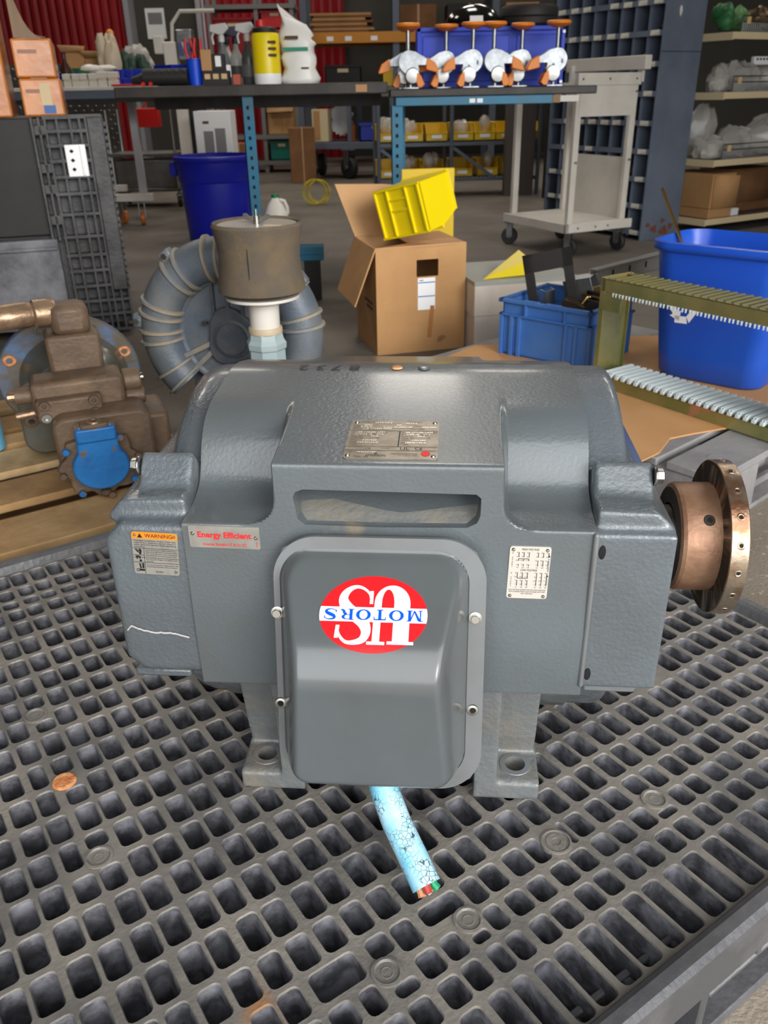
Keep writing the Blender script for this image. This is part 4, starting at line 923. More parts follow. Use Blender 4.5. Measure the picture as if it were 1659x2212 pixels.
sh = MB().prism([(.60, 1.80), (.675, 1.865), (.73, 1.955), (.80, 1.985), (.93, 2.03), (1.12, 2.15), (1.3, 2.45), (1.1, 2.95), (.33, 2.85), (.22, 2.72), (.45, 2.25)], (0, 0, .1505), (1, 0, 0), (0, 1, 0), (0, .004)).build('cardboard_sheet', M_sheet)
tag(sh, 'flat tan cardboard sheet lying on the grey plastic pallet', 'cardboard sheet')
ZP = .155
M_tote = mat('blue_tote_plastic', rgb(62, 112, 186), .5, var=(rgb(74, 120, 186), 6, .4, .6), bump=(40, .15))
to = thing('tote', 'mid blue ribbed tote filled with metal brackets', 'tote', (.392, 2.751, ZP), math.radians(-42))
TL, TW, TH_ = .345, .30, .185
mb = MB(); th = .006
mb.mm((.012, .012, 0), (TL-.012, TW-.012, .006))
for a, b in (((.012, .012, 0), (TL-.012, .012+th, TH_)), ((.012, TW-.018, 0), (TL-.012, TW-.012, TH_)), ((.012, .012, 0), (.018, TW-.012, TH_)), ((TL-.018, .012, 0), (TL-.012, TW-.012, TH_))): mb.mm(a, b)
mb.build('body', M_tote, to)
mb = MB(); 
for z0, z1, e in ((TH_-.012, TH_, 0), (TH_-.055, TH_-.047, .002)):
    mb.mm((e, e, z0), (TL-e, .018, z1)).mm((e, TW-.018, z0), (TL-e, TW-e, z1)).mm((e, e, z0), (.018, TW-e, z1)).mm((TL-.018, e, z0), (TL-e, TW-e, z1))
mb.build('rim', M_tote, to, bevel=.002)
for x in (.006, .045, .075, .25, .285, TL-.012): MB().mm((x, .002, 0), (x+.01, .02, TH_-.05)).build('rib', M_tote, to)
for x in (.1, .245): MB().mm((x, .001, TH_-.05), (x+.006, .02, TH_-.01)).build('rib', M_tote, to)
for y in (.02, .08, .15, .22, .27): MB().mm((TL-.02, y, 0), (TL-.002, y+.01, TH_-.05)).build('rib', M_tote, to)
for x0 in (.1, .18):
    mb = MB()
    for k in range(5): mb.cyl((x0+k*.011, -.001, TH_-.003), (x0+k*.011, .016, TH_-.003), .0062, n=10)
    mb.build('handle_grip', M_tote, to)
# things standing in the tote
def tw(x, y, z): 
    c, s = math.cos(to.rotation_euler.z), math.sin(to.rotation_euler.z); return Vector((.392+x*c-y*s, 2.751+x*s+y*c, ZP+z))
M_bplate = mat('black_plate_steel', rgb(44, 40, 38), .45, .5); M_brass = mat('yellow_zinc', rgb(172, 142, 82), .3, .85, var=(rgb(150, 122, 72), 9, .4, .6)); M_darkm = mat('dark_zinc', rgb(96, 78, 56), .4, .7); M_alus = mat('raw_aluminium', rgb(178, 180, 178), .32, .85, var=(rgb(160, 160, 158), 8, .4, .6))
fp = MB()
W_, Hq, t_ = .16, .30, .032
fp.mm((0, 0, 0), (t_, .005, Hq)).mm((W_-t_, 0, 0), (W_, .005, Hq)).mm((0, 0, Hq-.06), (W_, .005, Hq)).mm((0, 0, 0), (W_, .005, .03))
o = fp.build('frame_plate', M_bplate, bevel=.001); o.location = tw(.09, .10, .015); o.rotation_euler = (math.radians(-6), math.radians(-13), math.radians(-18)); tag(o, 'black steel plate with a square window leaning in the blue tote', 'plate')
def bracket(kind, m, label, loc, rot, k=1):
    mb = MB()
    if kind == 0: mb.mm((0, 0, 0), (.05, .003, .16)).mm((0, 0, 0), (.003, .04, .16)).mm((.047, 0, 0), (.05, .03, .16))
    elif kind == 1: mb.mm((0, 0, 0), (.09, .003, .1)).mm((0, 0, .097), (.09, .05, .1)).mm((0, .047, .06), (.09, .05, .1))
    elif kind == 2: mb.mm((0, 0, 0), (.03, .004, .2)).mm((0, 0, .17), (.1, .004, .2)).mm((.07, 0, .1), (.1, .004, .2))
    else: mb.tube([(0, 0, 0), (0, 0, .1), (.02, 0, .14), (.06, 0, .15), (.09, 0, .13)], .006, 8)
    o = mb.build('bracket', m, bevel=.0006); o.location = loc; o.rotation_euler = [math.radians(a) for a in rot]; o.scale = (k, k, k)
    tag(o, label, 'bracket', 'metal brackets heaped in the blue tote')
for a in ((1, M_alus, 'silver folded bracket behind the black frame plate in the tote', tw(.16, .19, .12), (10, -14, -38), 1.1),
          (1, M_darkm, 'dark bent bracket with round lobes beside the black frame plate', tw(.155, .10, .09), (4, 16, -30), 1),
          (2, M_bplate, 'black angled strap bracket in the tote middle', tw(.215, .16, .07), (-6, 4, -50), .7),
          (3, M_brass, 'curved brass coloured rod in the tote middle', tw(.215, .12, .07), (0, 10, 10), .9),
          (0, M_bplate, 'narrow black channel bracket near the gold side plate', tw(.235, .10, .05), (5, 12, -20), .95),
          (0, M_brass, 'upright yellow zinc channel near the tote right end', tw(.265, .17, .06), (-6, -8, -40), 1.0),
          (2, M_brass, 'flat yellow zinc strap lying over the brackets', tw(.13, .22, .188), (88, 0, 20), .9),
          (1, M_darkm, 'low dark bracket at the tote front rim', tw(.10, .05, .07), (0, 6, -10), .9),
          (0, M_alus, 'short silver channel deep in the tote', tw(.07, .18, .06), (6, -6, 30), .8)): bracket(*a)
rl = MB(); rl.mm((0, 0, 0), (.62, .003, .062)).mm((0, -.028, .059), (.62, 0, .062)).mm((0, -.0, 0), (.62, .024, .003))
ro = rl.build('channel_rail', M_alus, bevel=.0006); ro.location = tw(.205, .225, .205); ro.rotation_euler = (0, math.radians(-3), math.radians(34)); tag(ro, 'long slotted aluminium rail lying across the blue tote', 'rail')
for i in range(7):
    x = .03+i*.082; MB().prism(rrect(.004, .011, .004, 4), (x, -.0004, .03), (1, 0, 0), (0, 0, 1), (0, .0006)).build('slot', M_black, ro)
# recycling bin
M_rbin = mat('recycling_blue', rgb(26, 78, 190), .36, var=(rgb(32, 84, 188), 4, .4, .6), bump=(60, .12), spots=[(rgb(88, 110, 168), 9, .74)])
rb = thing('recycling_bin', 'blue recycling bin with upside down white recycling arrows, behind the gold rack', 'bin', (1.035, 2.46, ZP+.002), math.radians(-42)); rb.scale = (1.08, 1.08, 1.04)
mb = MB()
def rring(a, b, r, z): return [Vector((x, y, z)) for x, y in rrect(a, b, r, 8)]
lv = [(.14, .094, .05, 0), (.15, .104, .055, .012), (.158, .112, .06, .08), (.178, .13, .065, .30), (.184, .136, .066, .355), (.196, .148, .072, .362), (.199, .151, .074, .372), (.196, .148, .072, .382), (.185, .137, .066, .384), (.178, .13, .062, .36), (.15, .102, .05, .03)]
k = 36
for a, b, r, z in lv: mb.v += rring(a, b, r, z)
for j in range(len(lv)-1): mb.f += [(j*k+i, j*k+(i+1) % k, (j+1)*k+(i+1) % k, (j+1)*k+i) for i in range(k)]
mb.f.append(tuple(range(k))); mb.f.append(tuple((len(lv)-1)*k+i for i in range(k))); mb.build('body', M_rbin, rb, ang=.8)
MB().mm((.185, -.03, .34), (.2, .03, .362)).build('grip', M_rbin, rb, bevel=.003)
mb = MB()                                               # three chasing arrows, upside down, on the long face
def fp_(x, z):                                          # face point, follows the draft of the wall
    f = (z-.08)/.22; return Vector((x, -(.112+.018*f)-.0012, z))
def parr(P): mb.add([fp_(x, z) for x, z in P], [tuple(range(len(P)))])
def rarrow(ang):
    c, s = math.cos(ang), math.sin(ang)
    for P in ([(-.03, -.034), (.012, -.034), (.012, -.021), (-.022, -.021)], [(.012, -.042), (.012, -.013), (.032, -.0275)], [(-.034, -.032), (-.022, -.021), (-.036, .001), (-.049, -.008)]):
        parr([(LX+(x*c-z*s)*1.25, LZ+(x*s+z*c)*1.25) for x, z in P])
LX, LZ = -.075, .222
for i in range(3): rarrow(i*2*PI/3+PI)
mb.build('recycling_symbol', M_white, rb)
st_ = MB().bar((0, 0, 0), (-.215, .14, .48), .022, .004); o = st_.build('zinc_strip', M_brass); o.location = (1.065, 2.50, ZP+.045); tag(o, 'yellow zinc strip sticking out of the recycling bin', 'strip')

# gold card rack
M_gold = mat('iridescent_zinc', rgb(170, 158, 104), .26, .55, var=(rgb(128, 134, 84), 5, .35, .6), spots=[(rgb(186, 140, 110), 4, .62)])
rk = thing('card_rack', 'gold zinc card cage rack with white plastic card guides', 'rack', (.635, 2.405, ZP), math.radians(-56))
RL, RD, RH = .62, .115, .315
mb = MB(); mb.mm((0, 0, 0), (.003, RD, RH)).mm((0, -.002, 0), (.018, .0, RH)).mm((0, RD, 0), (.014, RD+.002, RH)); mb.build('side_plate', M_gold, rk, bevel=.0008)
mb = MB(); mb.mm((RL-.003, 0, 0), (RL, RD, RH)).mm((RL-.018, -.002, 0), (RL, 0, RH)); mb.build('side_plate', M_gold, rk, bevel=.0008)
for z, nm in ((.0, 'rail'), (RH-.038, 'rail')):
    MB().mm((.003, -.002, z), (RL-.003, .001, z+.036)).mm((.003, -.002, z+.033), (RL-.003, .012, z+.036)).build(nm, M_gold, rk)
    MB().mm((.003, RD-.001, z), (RL-.003, RD+.002, z+.036)).mm((.003, RD-.012, z+.033), (RL-.003, RD+.001, z+.036)).build(nm, M_gold, rk)
MB().mm((.08, -.004, RH-.09), (.003, -.001, RH-.04)).build('rail_bracket', M_gold, rk)
M_guide = mat('white_guide', rgb(204, 214, 214), .4)
g0 = None
N_G = 23
for i in range(N_G):
    x = .05+i*(RL-.08)/N_G
    if g0 is None:
        mb = MB(); mb.mm((-.005, -.004, .0), (-.0025, RD+.004, .012)).mm((.0025, -.004, .0), (.005, RD+.004, .012)).mm((-.005, .018, 0), (.005, .03, .004)).mm((-.005, RD-.03, 0), (.005, RD-.018, .004)).mm((-.006, -.01, -.002), (.006, 0, .008)); g0 = mb.build('card_guide', M_guide, rk, bevel=.0008, seg=1); g = g0
        mb = MB(); mb.mm((-.003, 0, 0), (.003, RD, .005)); u0_ = mb.build('top_slat', M_gold, rk); uu = u0_
        tt0 = MB().cyl((0, -.003, 0), (0, -.003, -.01), .0032, .0022, n=8).build('guide_peg', M_guide, rk); tt = tt0
    else: g = copy_obj(g0, rk); uu = copy_obj(u0_, rk); tt = copy_obj(tt0, rk)
    g.location = (x, 0, .038); uu.location = (x, 0, RH-.004); tt.location = (x, 0, RH-.038)
    t2 = copy_obj(tt0, rk); t2.location = (x+.0105, 0, RH-.038)
# white carton and yellow sheet behind the tote
wc = thing('white_carton', 'low white two part carton between the brown box and the blue tote', 'box', (.375, 3.28, 0), math.radians(12))
MB().mm((0, 0, 0), (.42, .4, .15)).build('tray', mat('white_card', rgb(226, 214, 200), .7, var=(rgb(212, 198, 182), 5, .4, .6)), wc, bevel=.002); MB().mm((-.004, -.004, .15), (.424, .404, .27)).build('lid', _M['white_card'], wc, bevel=.002)
MB().mm((-.006, -.006, .27), (.426, .406, .285)).build('tape_band', mat('grey_card', rgb(168, 170, 164), .6), wc)
o = MB().add([(0, 0, 0), (.22, .02, .004), (.2, .16, .075), (.2, .02, .06)], [(0, 1, 3), (1, 2, 3), (0, 3, 2)]).build('yellow_wedge', M_yel, solid=.004, smooth=False); o.location = (.41, 3.32, .287); o.rotation_euler = (0, 0, .2); tag(o, 'bright yellow wedge of sheet lying on the white carton', 'sheet')

# ================================================================ BLACK BULK CONTAINER WITH WRAPPED BOXES
M_bulk = mat('bulk_black_plastic', rgb(46, 45, 46), .5, var=(rgb(76, 75, 76), 7, .42, .66), bump=(80, .3))
M_bulkd = mat('bulk_dark_door', rgb(25, 23, 22), .6, var=(rgb(34, 32, 30), 5, .4, .6)); M_bulkg = mat('scuffed_grey_plastic', rgb(120, 120, 124), .5, var=(rgb(78, 78, 84), 7, .40, .62), bump=(50, .3))
bc = thing('bulk_container', 'black plastic bulk container with ribbed side and dark drop door', 'container', (-1.1, 3.7, 0), math.radians(17))
MB().mm((-1.15, .05, .05), (-.0, 1.0, .88)).build('body', M_bulk, bc)
MB().mm((-1.15, .02, .44), (-.275, .05, .885)).build('drop_door', M_bulkd, bc, bevel=.006)
MB().mm((-1.15, -.02, .06), (-.255, .05, .43)).build('lower_panel', M_bulkg, bc, bevel=.006); MB().mm((-1.15, -.03, .385), (-.26, .04, .40)).build('panel_ledge', M_bulkg, bc, bevel=.004)
MB().mm((-.065, -.005, .2), (-.002, .05, .885)).build('edge_panel', M_bulk, bc, bevel=.005)
for z in [.2+.026*i for i in range(26)]: MB().mm((-.004, .0, z), (.007, .05, z+.014)).build('edge_tooth', M_bulk, bc)
ZR = [.885, .835, .782, .725, .665, .60, .52, .43, .355, .29, .225, .16, .10, .03]
XR = [-.272, -.245, -.222, -.178, -.128, -.092, -.068]
for z in ZR: MB().mm((-.23, -.002, z-.006), (-.066 if z > .2 else .0, .05, z+.006)).build('rib', M_bulk, bc)
for i, x in enumerate(XR): MB().mm((x-.0045, .0 if i else -.01, .03 if i > 1 else .42), (x+.0045, .05, .885)).build('rib', M_bulk, bc)
for z in (.84, .7, .62, .5): MB().mm((-.27, .0, z-.02), (-.222, .05, z+.02)).build('hinge_block', M_bulk, bc, bevel=.005)
for x in (-.035, -.002): MB().mm((x-.004, 0, .03), (x+.004, .05, .2)).build('rib', M_bulk, bc)
pl_ = MB().mm((-.165, -.012, .665), (-.085, .0, .785)).build('label_holder', M_white, bc, bevel=.003); pl_['label'] = 'white plate with three dark holes'
MB().mm((-.108, -.018, .67), (-.098, -.008, .78)).build('ridge', M_white, pl_, bevel=.002)
for z in (.693, .727, .761): MB().prism([(-.009, 0), (0, -.008), (.009, 0), (0, .008)], (-.14, -.0125, z), (1, 0, 0), (0, 0, 1), (0, .001)).build('diamond_hole', M_black, pl_)
M_wrap = mat('wrapped_cardboard', rgb(212, 136, 68), .25, var=(rgb(190, 116, 56), 5, .38, .62), bump=(26, .5), coat=.6); M_film = mat('wrap_film', rgb(206, 190, 160), .15, alpha=.45, coat=.5)
def cbox(name, label, lo, hi, m, rz=math.radians(17), extra=None):
    c = [(lo[i]+hi[i])/2 for i in range(3)]; d = [hi[i]-lo[i] for i in range(3)]
    t = thing(name, label, 'box', (c[0], c[1], lo[2]), rz)
    MB().mm((-d[0]/2, -d[1]/2, 0), (d[0]/2, d[1]/2, d[2])).build('carton', m, t, bevel=.008)
    MB().mm((-d[0]/2+.02, -d[1]/2-.0012, d[2]*.62), (d[0]*.1, -d[1]/2-.0002, d[2]*.72)).build('print', mat('wrap_print', rgb(150, 100, 70), .4), t)
    MB().mm((-.03, -d[1]/2, d[2]-.001), (.03, d[1]/2, d[2]+.0015)).build('tape', M_film, t)
    return t
t = cbox('wrapped_box', 'lower film wrapped cardboard box with blue label on the bulk container', (-1.475, 3.74, .888), (-1.318, 4.1, 1.025), M_wrap)
mb = MB(); mb.mm((.0, -.182, .01), (.045, -.1802, .04)); o = mb.build('blue_label', M_lblue, t); MB().mm((-.005, -.1818, .04), (.035, -.1802, .12)).build('yellowed_label', mat('old_label', rgb(206, 184, 140), .5), t)
cbox('wrapped_box', 'upper film wrapped cardboard box set on the lower wrapped box', (-1.48, 3.745, 1.027), (-1.328, 4.1, 1.165), M_wrap)
cbox('wrapped_box', 'tall shiny film wrapped box at the left picture edge', (-1.79, 3.60, .888), (-1.475, 3.90, 1.45), M_wrap)
cbox('wrapped_box', 'big wrapped carton behind the two stacked boxes', (-2.3, 4.22, .888), (-1.75, 4.5, 1.5), M_wrap)
mb = MB(); n = 10
mb.add([(-1.40, 3.735, 1.45-.27*(1-(1-i/n)**3)) if k_ == 0 else (-1.405, 3.735, 1.165) for i in range(1) for k_ in range(2)]+[], [])
pts = []
for i in range(n+1):
    f = i/n; pts += [(-1.41+.125*f, 3.735, 1.168+.26*(1-f)**3), (-1.41+.125*f, 3.735, 1.166)]
mb = MB().add(pts, [(2*i, 2*i+1, 2*i+3, 2*i+2) for i in range(n)]); o = mb.build('stretch_film', M_film, smooth=False); tag(o, 'loose web of clear stretch film between the wrapped boxes', 'film')
# ================================================================ BENCHES
M_bench = mat('black_bench_top', rgb(46, 42, 38), .5, var=(rgb(66, 60, 54), 6, .4, .7), bump=(60, .2)); M_teal = mat('teal_upright', rgb(36, 116, 150), .45, .1, var=(rgb(60, 104, 126), 6, .42, .66), spots=[(rgb(96, 72, 58), 6, .72)])
M_whitep = mat('cream_white_steel', rgb(208, 202, 192), .45, var=(rgb(194, 188, 178), 5, .4, .7)); M_wire = mat('steel_wire', rgb(170, 170, 168), .3, .9); M_rubber = mat('black_rubber', rgb(32, 31, 30), .6); M_gsteel = mat('grey_blue_steel', rgb(96, 104, 116), .5, .2)
M_tan = mat('tan_wood_edge', rgb(186, 140, 92), .6); M_orangep = mat('orange_plastic', rgb(240, 138, 30), .4); M_zinc = mat('bright_zinc', rgb(168, 171, 173), .34, .9, var=(rgb(140, 144, 148), 20, .4, .6)); M_bluep = mat('royal_blue_plastic', rgb(14, 44, 168), .35); M_blues = mat('blue_painted_sheet', rgb(6, 60, 206), .45)
M_clear = mat('clear_film', rgb(236, 231, 222), .08, alpha=.36, coat=.8, bump=(34, 1.0)); M_redp = mat('red_plastic', rgb(196, 28, 26), .4); M_beige = mat('beige_enamel', rgb(220, 200, 160), .5); M_grn = mat('green_board', rgb(48, 110, 60), .5)
BZ = 1.0
wb = thing('workbench', 'long black topped workbench on perforated teal legs', 'bench', (-1.385, 4.93, 0))
MB().mm((0, 0, .945), (1.45, .75, 1.0)).build('bench_top', M_bench, wb, bevel=.006)
MB().mm((1.28, -.003, .955), (1.34, 0, .99)).build('bare_wood_patch', M_tan, wb)
MB().mm((.05, .66, .88), (1.42, .70, .945)).build('apron', M_bench, wb)
def pleg(parent, x, y, h, m=M_teal):
    MB().mm((x, y, 0), (x+.062, y+.005, h)).mm((x, y, 0), (x+.005, y+.062, h)).mm((x-.02, y-.02, 0), (x+.07, y+.07, .006)).build('leg', m, parent)
    mb = MB()
    for k in range(int(h/.05)): mb.prism([(-.007, -.009), (.007, -.009), (.007, .009), (-.007, .009)], (x+.031, y-.0006, .04+k*.05), (1, 0, 0), (0, 0, 1), (0, .0005))
    tag(mb.build('perforations', M_black, parent), kind='stuff')
for x, y in ((.665, .03), (.572, .68)): pleg(wb, x, y, .945)
tb = thing('caster_table', 'black board table with teal beam carrying the orange topped casters', 'table', (.075, 4.88, 0))
MB().mm((0, 0, .925), (1.09, .5, .965)).build('table_top', M_bench, tb, bevel=.006)
MB().mm((.03, .0, .883), (.86, .04, .925)).build('beam', M_teal, tb, bevel=.003); MB().mm((.03, .44, .883), (.86, .48, .925)).build('beam', M_teal, tb, bevel=.003); MB().mm((.86, .0, .886), (.9, .04, .922)).build('beam_end', M_darkm, tb)
MB().mm((.9, .01, .89), (1.0, .03, .92)).build('rail', M_whitep, tb)
for x in (.42, .46): MB().mm((x, -.0015, .893), (x+.03, 0, .913)).build('beam_label', M_white, tb)
for x, y in ((.005, .01), (.03, .42)): pleg(tb, x, y, .885)

# casters with orange pads
def pad_caster():
    t = thing('leveling_caster', '', 'caster', group='orange padded casters on the black table')
    MB().prism(rrect(.05, .05, .01, 3), (0, 0, 0), (1, 0, 0), (0, 1, 0), (0, .006)).build('base_plate', M_zinc, t)
    MB().cyl((0, 0, .006), (0, 0, .03), .012, n=12).build('swivel', M_zinc, t)
    pr = [(.006+.058*math.cos(a), .128+.058*math.sin(a)) for a in [math.radians(d) for d in range(-60, 100, 15)]]+[(-.03, .178), (-.105, .135), (-.105, .112), (-.045, .112), (-.05, .08), (-.028, .06)]+[(.012, .058)]
    for y in (-.034, .026): MB().prism(pr, (0, y+.006, 0), (1, 0, 0), (0, 0, 1), (0, .006)).build('side_plate', M_zinc, t, bevel=.002, seg=1)
    for x, z in ((.035, .12), (-.012, .10)): MB().prism(rrect(.005, .011, .004, 3), (x, -.0345, z), (1, 0, 0), (0, 0, 1), (0, .0008)).build('plate_slot', M_gsteel, t)
    MB().lathe([(.012, -.046), (.036, -.044), (.042, -.03), (.043, 0), (.042, .03), (.036, .044), (.012, .046)], (-.012, 0, .062), (0, 1, 0), n=24).build('wheel', M_wire, t)
    MB().prism([(-.09, .15), (-.135, .125), (-.155, .085), (-.15, .075), (-.085, .09), (-.085, .12)], (0, .036, 0), (1, 0, 0), (0, 0, 1), (0, .072)).build('brake_lever', M_orangep, t, bevel=.004, seg=1)
    MB().prism([(-.035, .082), (-.058, .062), (-.078, .02), (-.06, .004), (-.04, .006), (-.03, .04)], (0, .046, 0), (1, 0, 0), (0, 0, 1), (0, .092)).build('wheel_chock', M_orangep, t, bevel=.003, seg=1)
    MB().cyl((.012, 0, .17), (.012, 0, .285), .011, n=14).build('stem', M_zinc, t)
    MB().lathe([(0, .28), (.03, .28), (.064, .297), (.066, .308), (.06, .312), (0, .312)], (.012, 0, 0), n=28).build('pad', M_orangep, t)
    for x, z in ((.02, .16), (-.0, .075)): MB().cyl((x, -.036, z), (x, -.028, z), .008, n=6).build('bolt', M_wire, t)
    return t
pcs = pad_caster(); first = True
for (x, y, rz, lab, tilt) in ((.185, 4.932, 3.12, 'leftmost front caster, lever pointing right, another one hidden behind it', 4), (.165, 5.064, .03, 'caster half hidden behind the leftmost front one, lever pointing left', 0), (.37, 5.064, .05, 'second row caster in the gap left of the middle pair', 0), (.50, 4.932, .02, 'left caster of the middle front pair, lever pointing left', 0), (.632, 4.932, 3.12, 'right caster of the middle front pair, lever pointing right', 5), (.775, 5.064, .04, 'second row caster in the gap right of the middle pair', 0), (.94, 4.932, 0.02, 'rightmost front caster at the blue box end, lever pointing left', 0)):
    if first: t = pcs; first = False; t.location = (x, y, .965); t.rotation_euler = (0, 0, rz); t['label'] = lab
    else: t = dup(pcs, (x, y, .965), rz, lab)
    t.scale = (.96, .96, .96)
bx = thing('blue_sheet_box', 'bright blue sheet metal box standing behind the casters', 'box', (.23, 5.14, .966))
MB().mm((0, .02, 0), (.80, .23, .285)).build('body', M_blues, bx, bevel=.004); MB().mm((.03, .014, .03), (.50, .02, .25)).mm((.54, .014, .03), (.77, .02, .25)).build('pressed_panel', M_blues, bx, bevel=.003)
for x in (0, .78): MB().mm((x, 0, 0), (x+.02, .02, .29)).build('flange', M_blues, bx, bevel=.002)
MB().mm((0, 0, .27), (.8, .02, .29)).build('flange', M_blues, bx, bevel=.002)
for z in (.02, .14, .26): MB().cyl((.79, 0, z), (.79, -.012, z), .008, n=10).build('bolt', M_zinc, bx)
o = MB().lathe([(0, .115), (.06, .108), (.12, .08), (.15, .04), (.155, .012), (.15, 0), (.0, 0)], n=40).build('black_dome', mat('gloss_black', rgb(18, 18, 20), .08, coat=.6)); o.location = (.545, 5.27, 1.2568); tag(o, 'glossy black dome cover with white sticker on the blue box', 'dome')
MB().box((.0, -.152, .03), (.07, .003, .04), rotm(-.35, 0, 0)).build('white_sticker', M_white, o)
o = MB().lathe([(.06, .0), (.14, .0), (.155, .012), (.158, .04), (.152, .044), (.158, .05), (.158, .085), (.148, .1), (.06, .1), (.055, .05)], n=44).lathe([(.055, .05), (.06, .0)], n=44, cap=False).build('rubber_tyre', M_rubber); o.location = (.85, 5.28, 1.2568); tag(o, 'black ribbed rubber wheel lying flat on the blue box', 'tyre')

# ---- things on the black bench
def onb(o, u, y, lab, cat, z=BZ+.0005, group=None, rz=0):
    x = at(u, 182, y).x; o.location = (x, y, z); o.rotation_euler = (0, 0, rz); return tag(o, lab, cat, group)
cup = onb(MB().lathe([(.034, .004), (.04, .12), (.046, .125), (.046, .13), (.043, .13), (.036, .008), (0, .006)], n=24).lathe([(0, 0), (.033, 0), (.034, .006)], n=24).build('blue_cup', mat('blue_cup_plastic', rgb(20, 76, 214), .35)), 425, 5.12, 'blue plastic cup holding pliers on the black bench', 'cup')
def pliers(label, rz, lean, m=M_redp):
    t = thing('pliers', label, 'pliers', tuple(cup.location+Vector((lean*.0013, .012 if lean == 2 else -.006, .012))), 0, 'pliers in the blue cup')
    MB().prism([(-.006, 0), (.006, 0), (.012, .07), (-.012, .07)], (0, .004, 0), (1, 0, 0), (0, 0, 1), (0, .008)).build('jaws', M_steel, t)
    for s in (-1, 1): MB().tube([(0, 0, .065), (s*.009, 0, .11), (s*.02, 0, .16), (s*.014, 0, .215)], [.005, .007, .009, .007], 8).build('handle', m, t)
    t.rotation_euler = (math.radians(lean*.1), math.radians(lean*.4), rz)
pliers('red handled pliers leaning left in the blue cup', .1, -9); pliers('red handled pliers leaning right in the blue cup', .5, 10); pliers('dark handled pliers upright at the back of the cup', 1.0, 2, M_rubber)
o = MB().cyl((0, 0, 0), (0, 0, .1), .004, n=8).cyl((0, 0, .1), (0, 0, .2), .010, .009, n=10).build('screwdriver', mat('pale_blue_handle', rgb(120, 150, 190), .4)); o.location = cup.location+Vector((-.012, 0, .012)); o.rotation_euler = (0, math.radians(-12), 0); tag(o, 'pale blue handled screwdriver leaning from the blue cup', 'screwdriver')
hb = thing('heat_gun', 'black tool with silver fittings lying left of the blue cup', 'tool'); onb(hb, 365, 5.1, hb['label'], 'tool')
MB().cyl((-.13, 0, .045), (.11, 0, .045), .042, n=18).build('barrel', M_rubber, hb); MB().cyl((-.13, 0, .04), (-.2, 0, .03), .03, .016, n=14).build('nozzle', M_rubber, hb)
for i in range(5): MB().cyl((-.06+i*.04, -.03, .07), (-.06+i*.04, -.045, .078), .008, n=10).build('stud', M_zinc, hb)
for x in (-.13, -.09): MB().cyl((x, -.03, .012), (x, -.045, .012), .011, n=10).build('red_button', M_redp, hb)
ty = thing('blue_tray', 'dark blue tray behind the black tool', 'tray'); onb(ty, 385, 5.4, ty['label'], 'tray'); MB().lathe([(.08, 0), (.12, .005), (.13, .11), (.125, .11), (.115, .012), (0, .01)], n=4).build('tray_body', M_bluep, ty)
og = thing('block_organiser', 'small black organiser with wooden blocks beside the blue cup', 'organiser'); onb(og, 470, 5.08, og['label'], 'organiser')
MB().mm((-.07, -.03, 0), (.07, .04, .07)).mm((-.02, .0, .07), (.05, .04, .15)).build('holder', M_rubber, og, bevel=.003)
for x in (-.045, 0, .045): MB().mm((x-.015, -.034, .03), (x+.015, -.03, .055)).build('wood_tile', mat('pale_wood', rgb(210, 176, 130), .6), og)
MB().mm((-.075, -.02, .07), (-.02, .02, .17)).build('wood_block', M_tan, og, bevel=.003); MB().mm((-.0, -.006, .09), (.03, -.001, .14)).build('white_tag', M_white, og)
def spray(u, y, lab, body, trig):
    t = thing('spray_bottle', lab, 'bottle'); onb(t, u, y, lab, 'bottle', group='spray bottles on the bench')
    MB().lathe([(.034, 0), (.038, .006), (.038, .12), (.032, .15), (.015, .185), (.013, .22)], n=20).build('body', body, t)
    MB().lathe([(.017, .21), (.018, .235), (.013, .245)], n=16).build('collar', trig, t)
    MB().prism([(-.06, .26), (-.055, .292), (.03, .30), (.045, .275), (.012, .245), (-.012, .245)], (0, .012, 0), (1, 0, 0), (0, 0, 1), (0, .024)).build('trigger_head', trig, t, bevel=.004); MB().tube([(-.035, 0, .262), (-.05, 0, .235), (-.045, 0, .2)], .006, 8).build('trigger', trig, t)
    MB().lathe([(.0386, .04), (.0386, .1)], n=20, cap=False).build('label', mat('bottle_label_'+str(u), rgb(90, 92, 92), .5) if u > 500 else M_white, t)
M_gbot = mat('grey_bottle', rgb(96, 98, 100), .4); M_ctrig = mat('translucent_trigger', rgb(190, 190, 188), .3); M_dtrig = mat('dark_trigger', rgb(48, 48, 66), .4)
spray(487, 5.2, 'grey spray bottle with pale trigger beside the block organiser', M_gbot, M_ctrig); spray(541, 5.16, 'dark grey spray bottle with printed label left of the yellow tub', mat('dark_grey_bottle', rgb(70, 72, 72), .35), M_ctrig)
spray(516, 5.4, 'clear spray bottle with navy trigger standing at the back', M_ctrig, M_dtrig); spray(497, 5.45, 'white spray bottle with navy trigger and purple label at the back', M_pvc, M_dtrig)
o = MB().mm((-.02, -.02, 0), (.02, .02, .05)).build('red_block', mat('dull_red', rgb(176, 84, 62), .6), bevel=.003); onb(o, 513, 5.05, 'small dull red block between the bottles', 'block')
yt = thing('wipes_tub', 'yellow tub with white base band and black lid on the bench', 'tub'); onb(yt, 580, 5.06, yt['label'], 'tub')
MB().lathe([(.07, 0), (.073, .006), (.073, .05)], n=30).build('base_band', M_white, yt); MB().lathe([(.073, .05), (.073, .225), (.066, .24), (.0, .24)], n=30).build('body', M_yel, yt)
MB().lathe([(.062, .24), (.064, .262), (.03, .27), (0, .27)], n=26).build('lid', M_rubber, yt); MB().lathe([(.03, .27), (.026, .30), (0, .303)], (-.02, 0, 0), n=14).build('red_cap', M_redp, yt)
mb = MB()
for z in (.19, .16, .13): mb.mm((.02, -.075, z), (.06, -.05, z+.012))
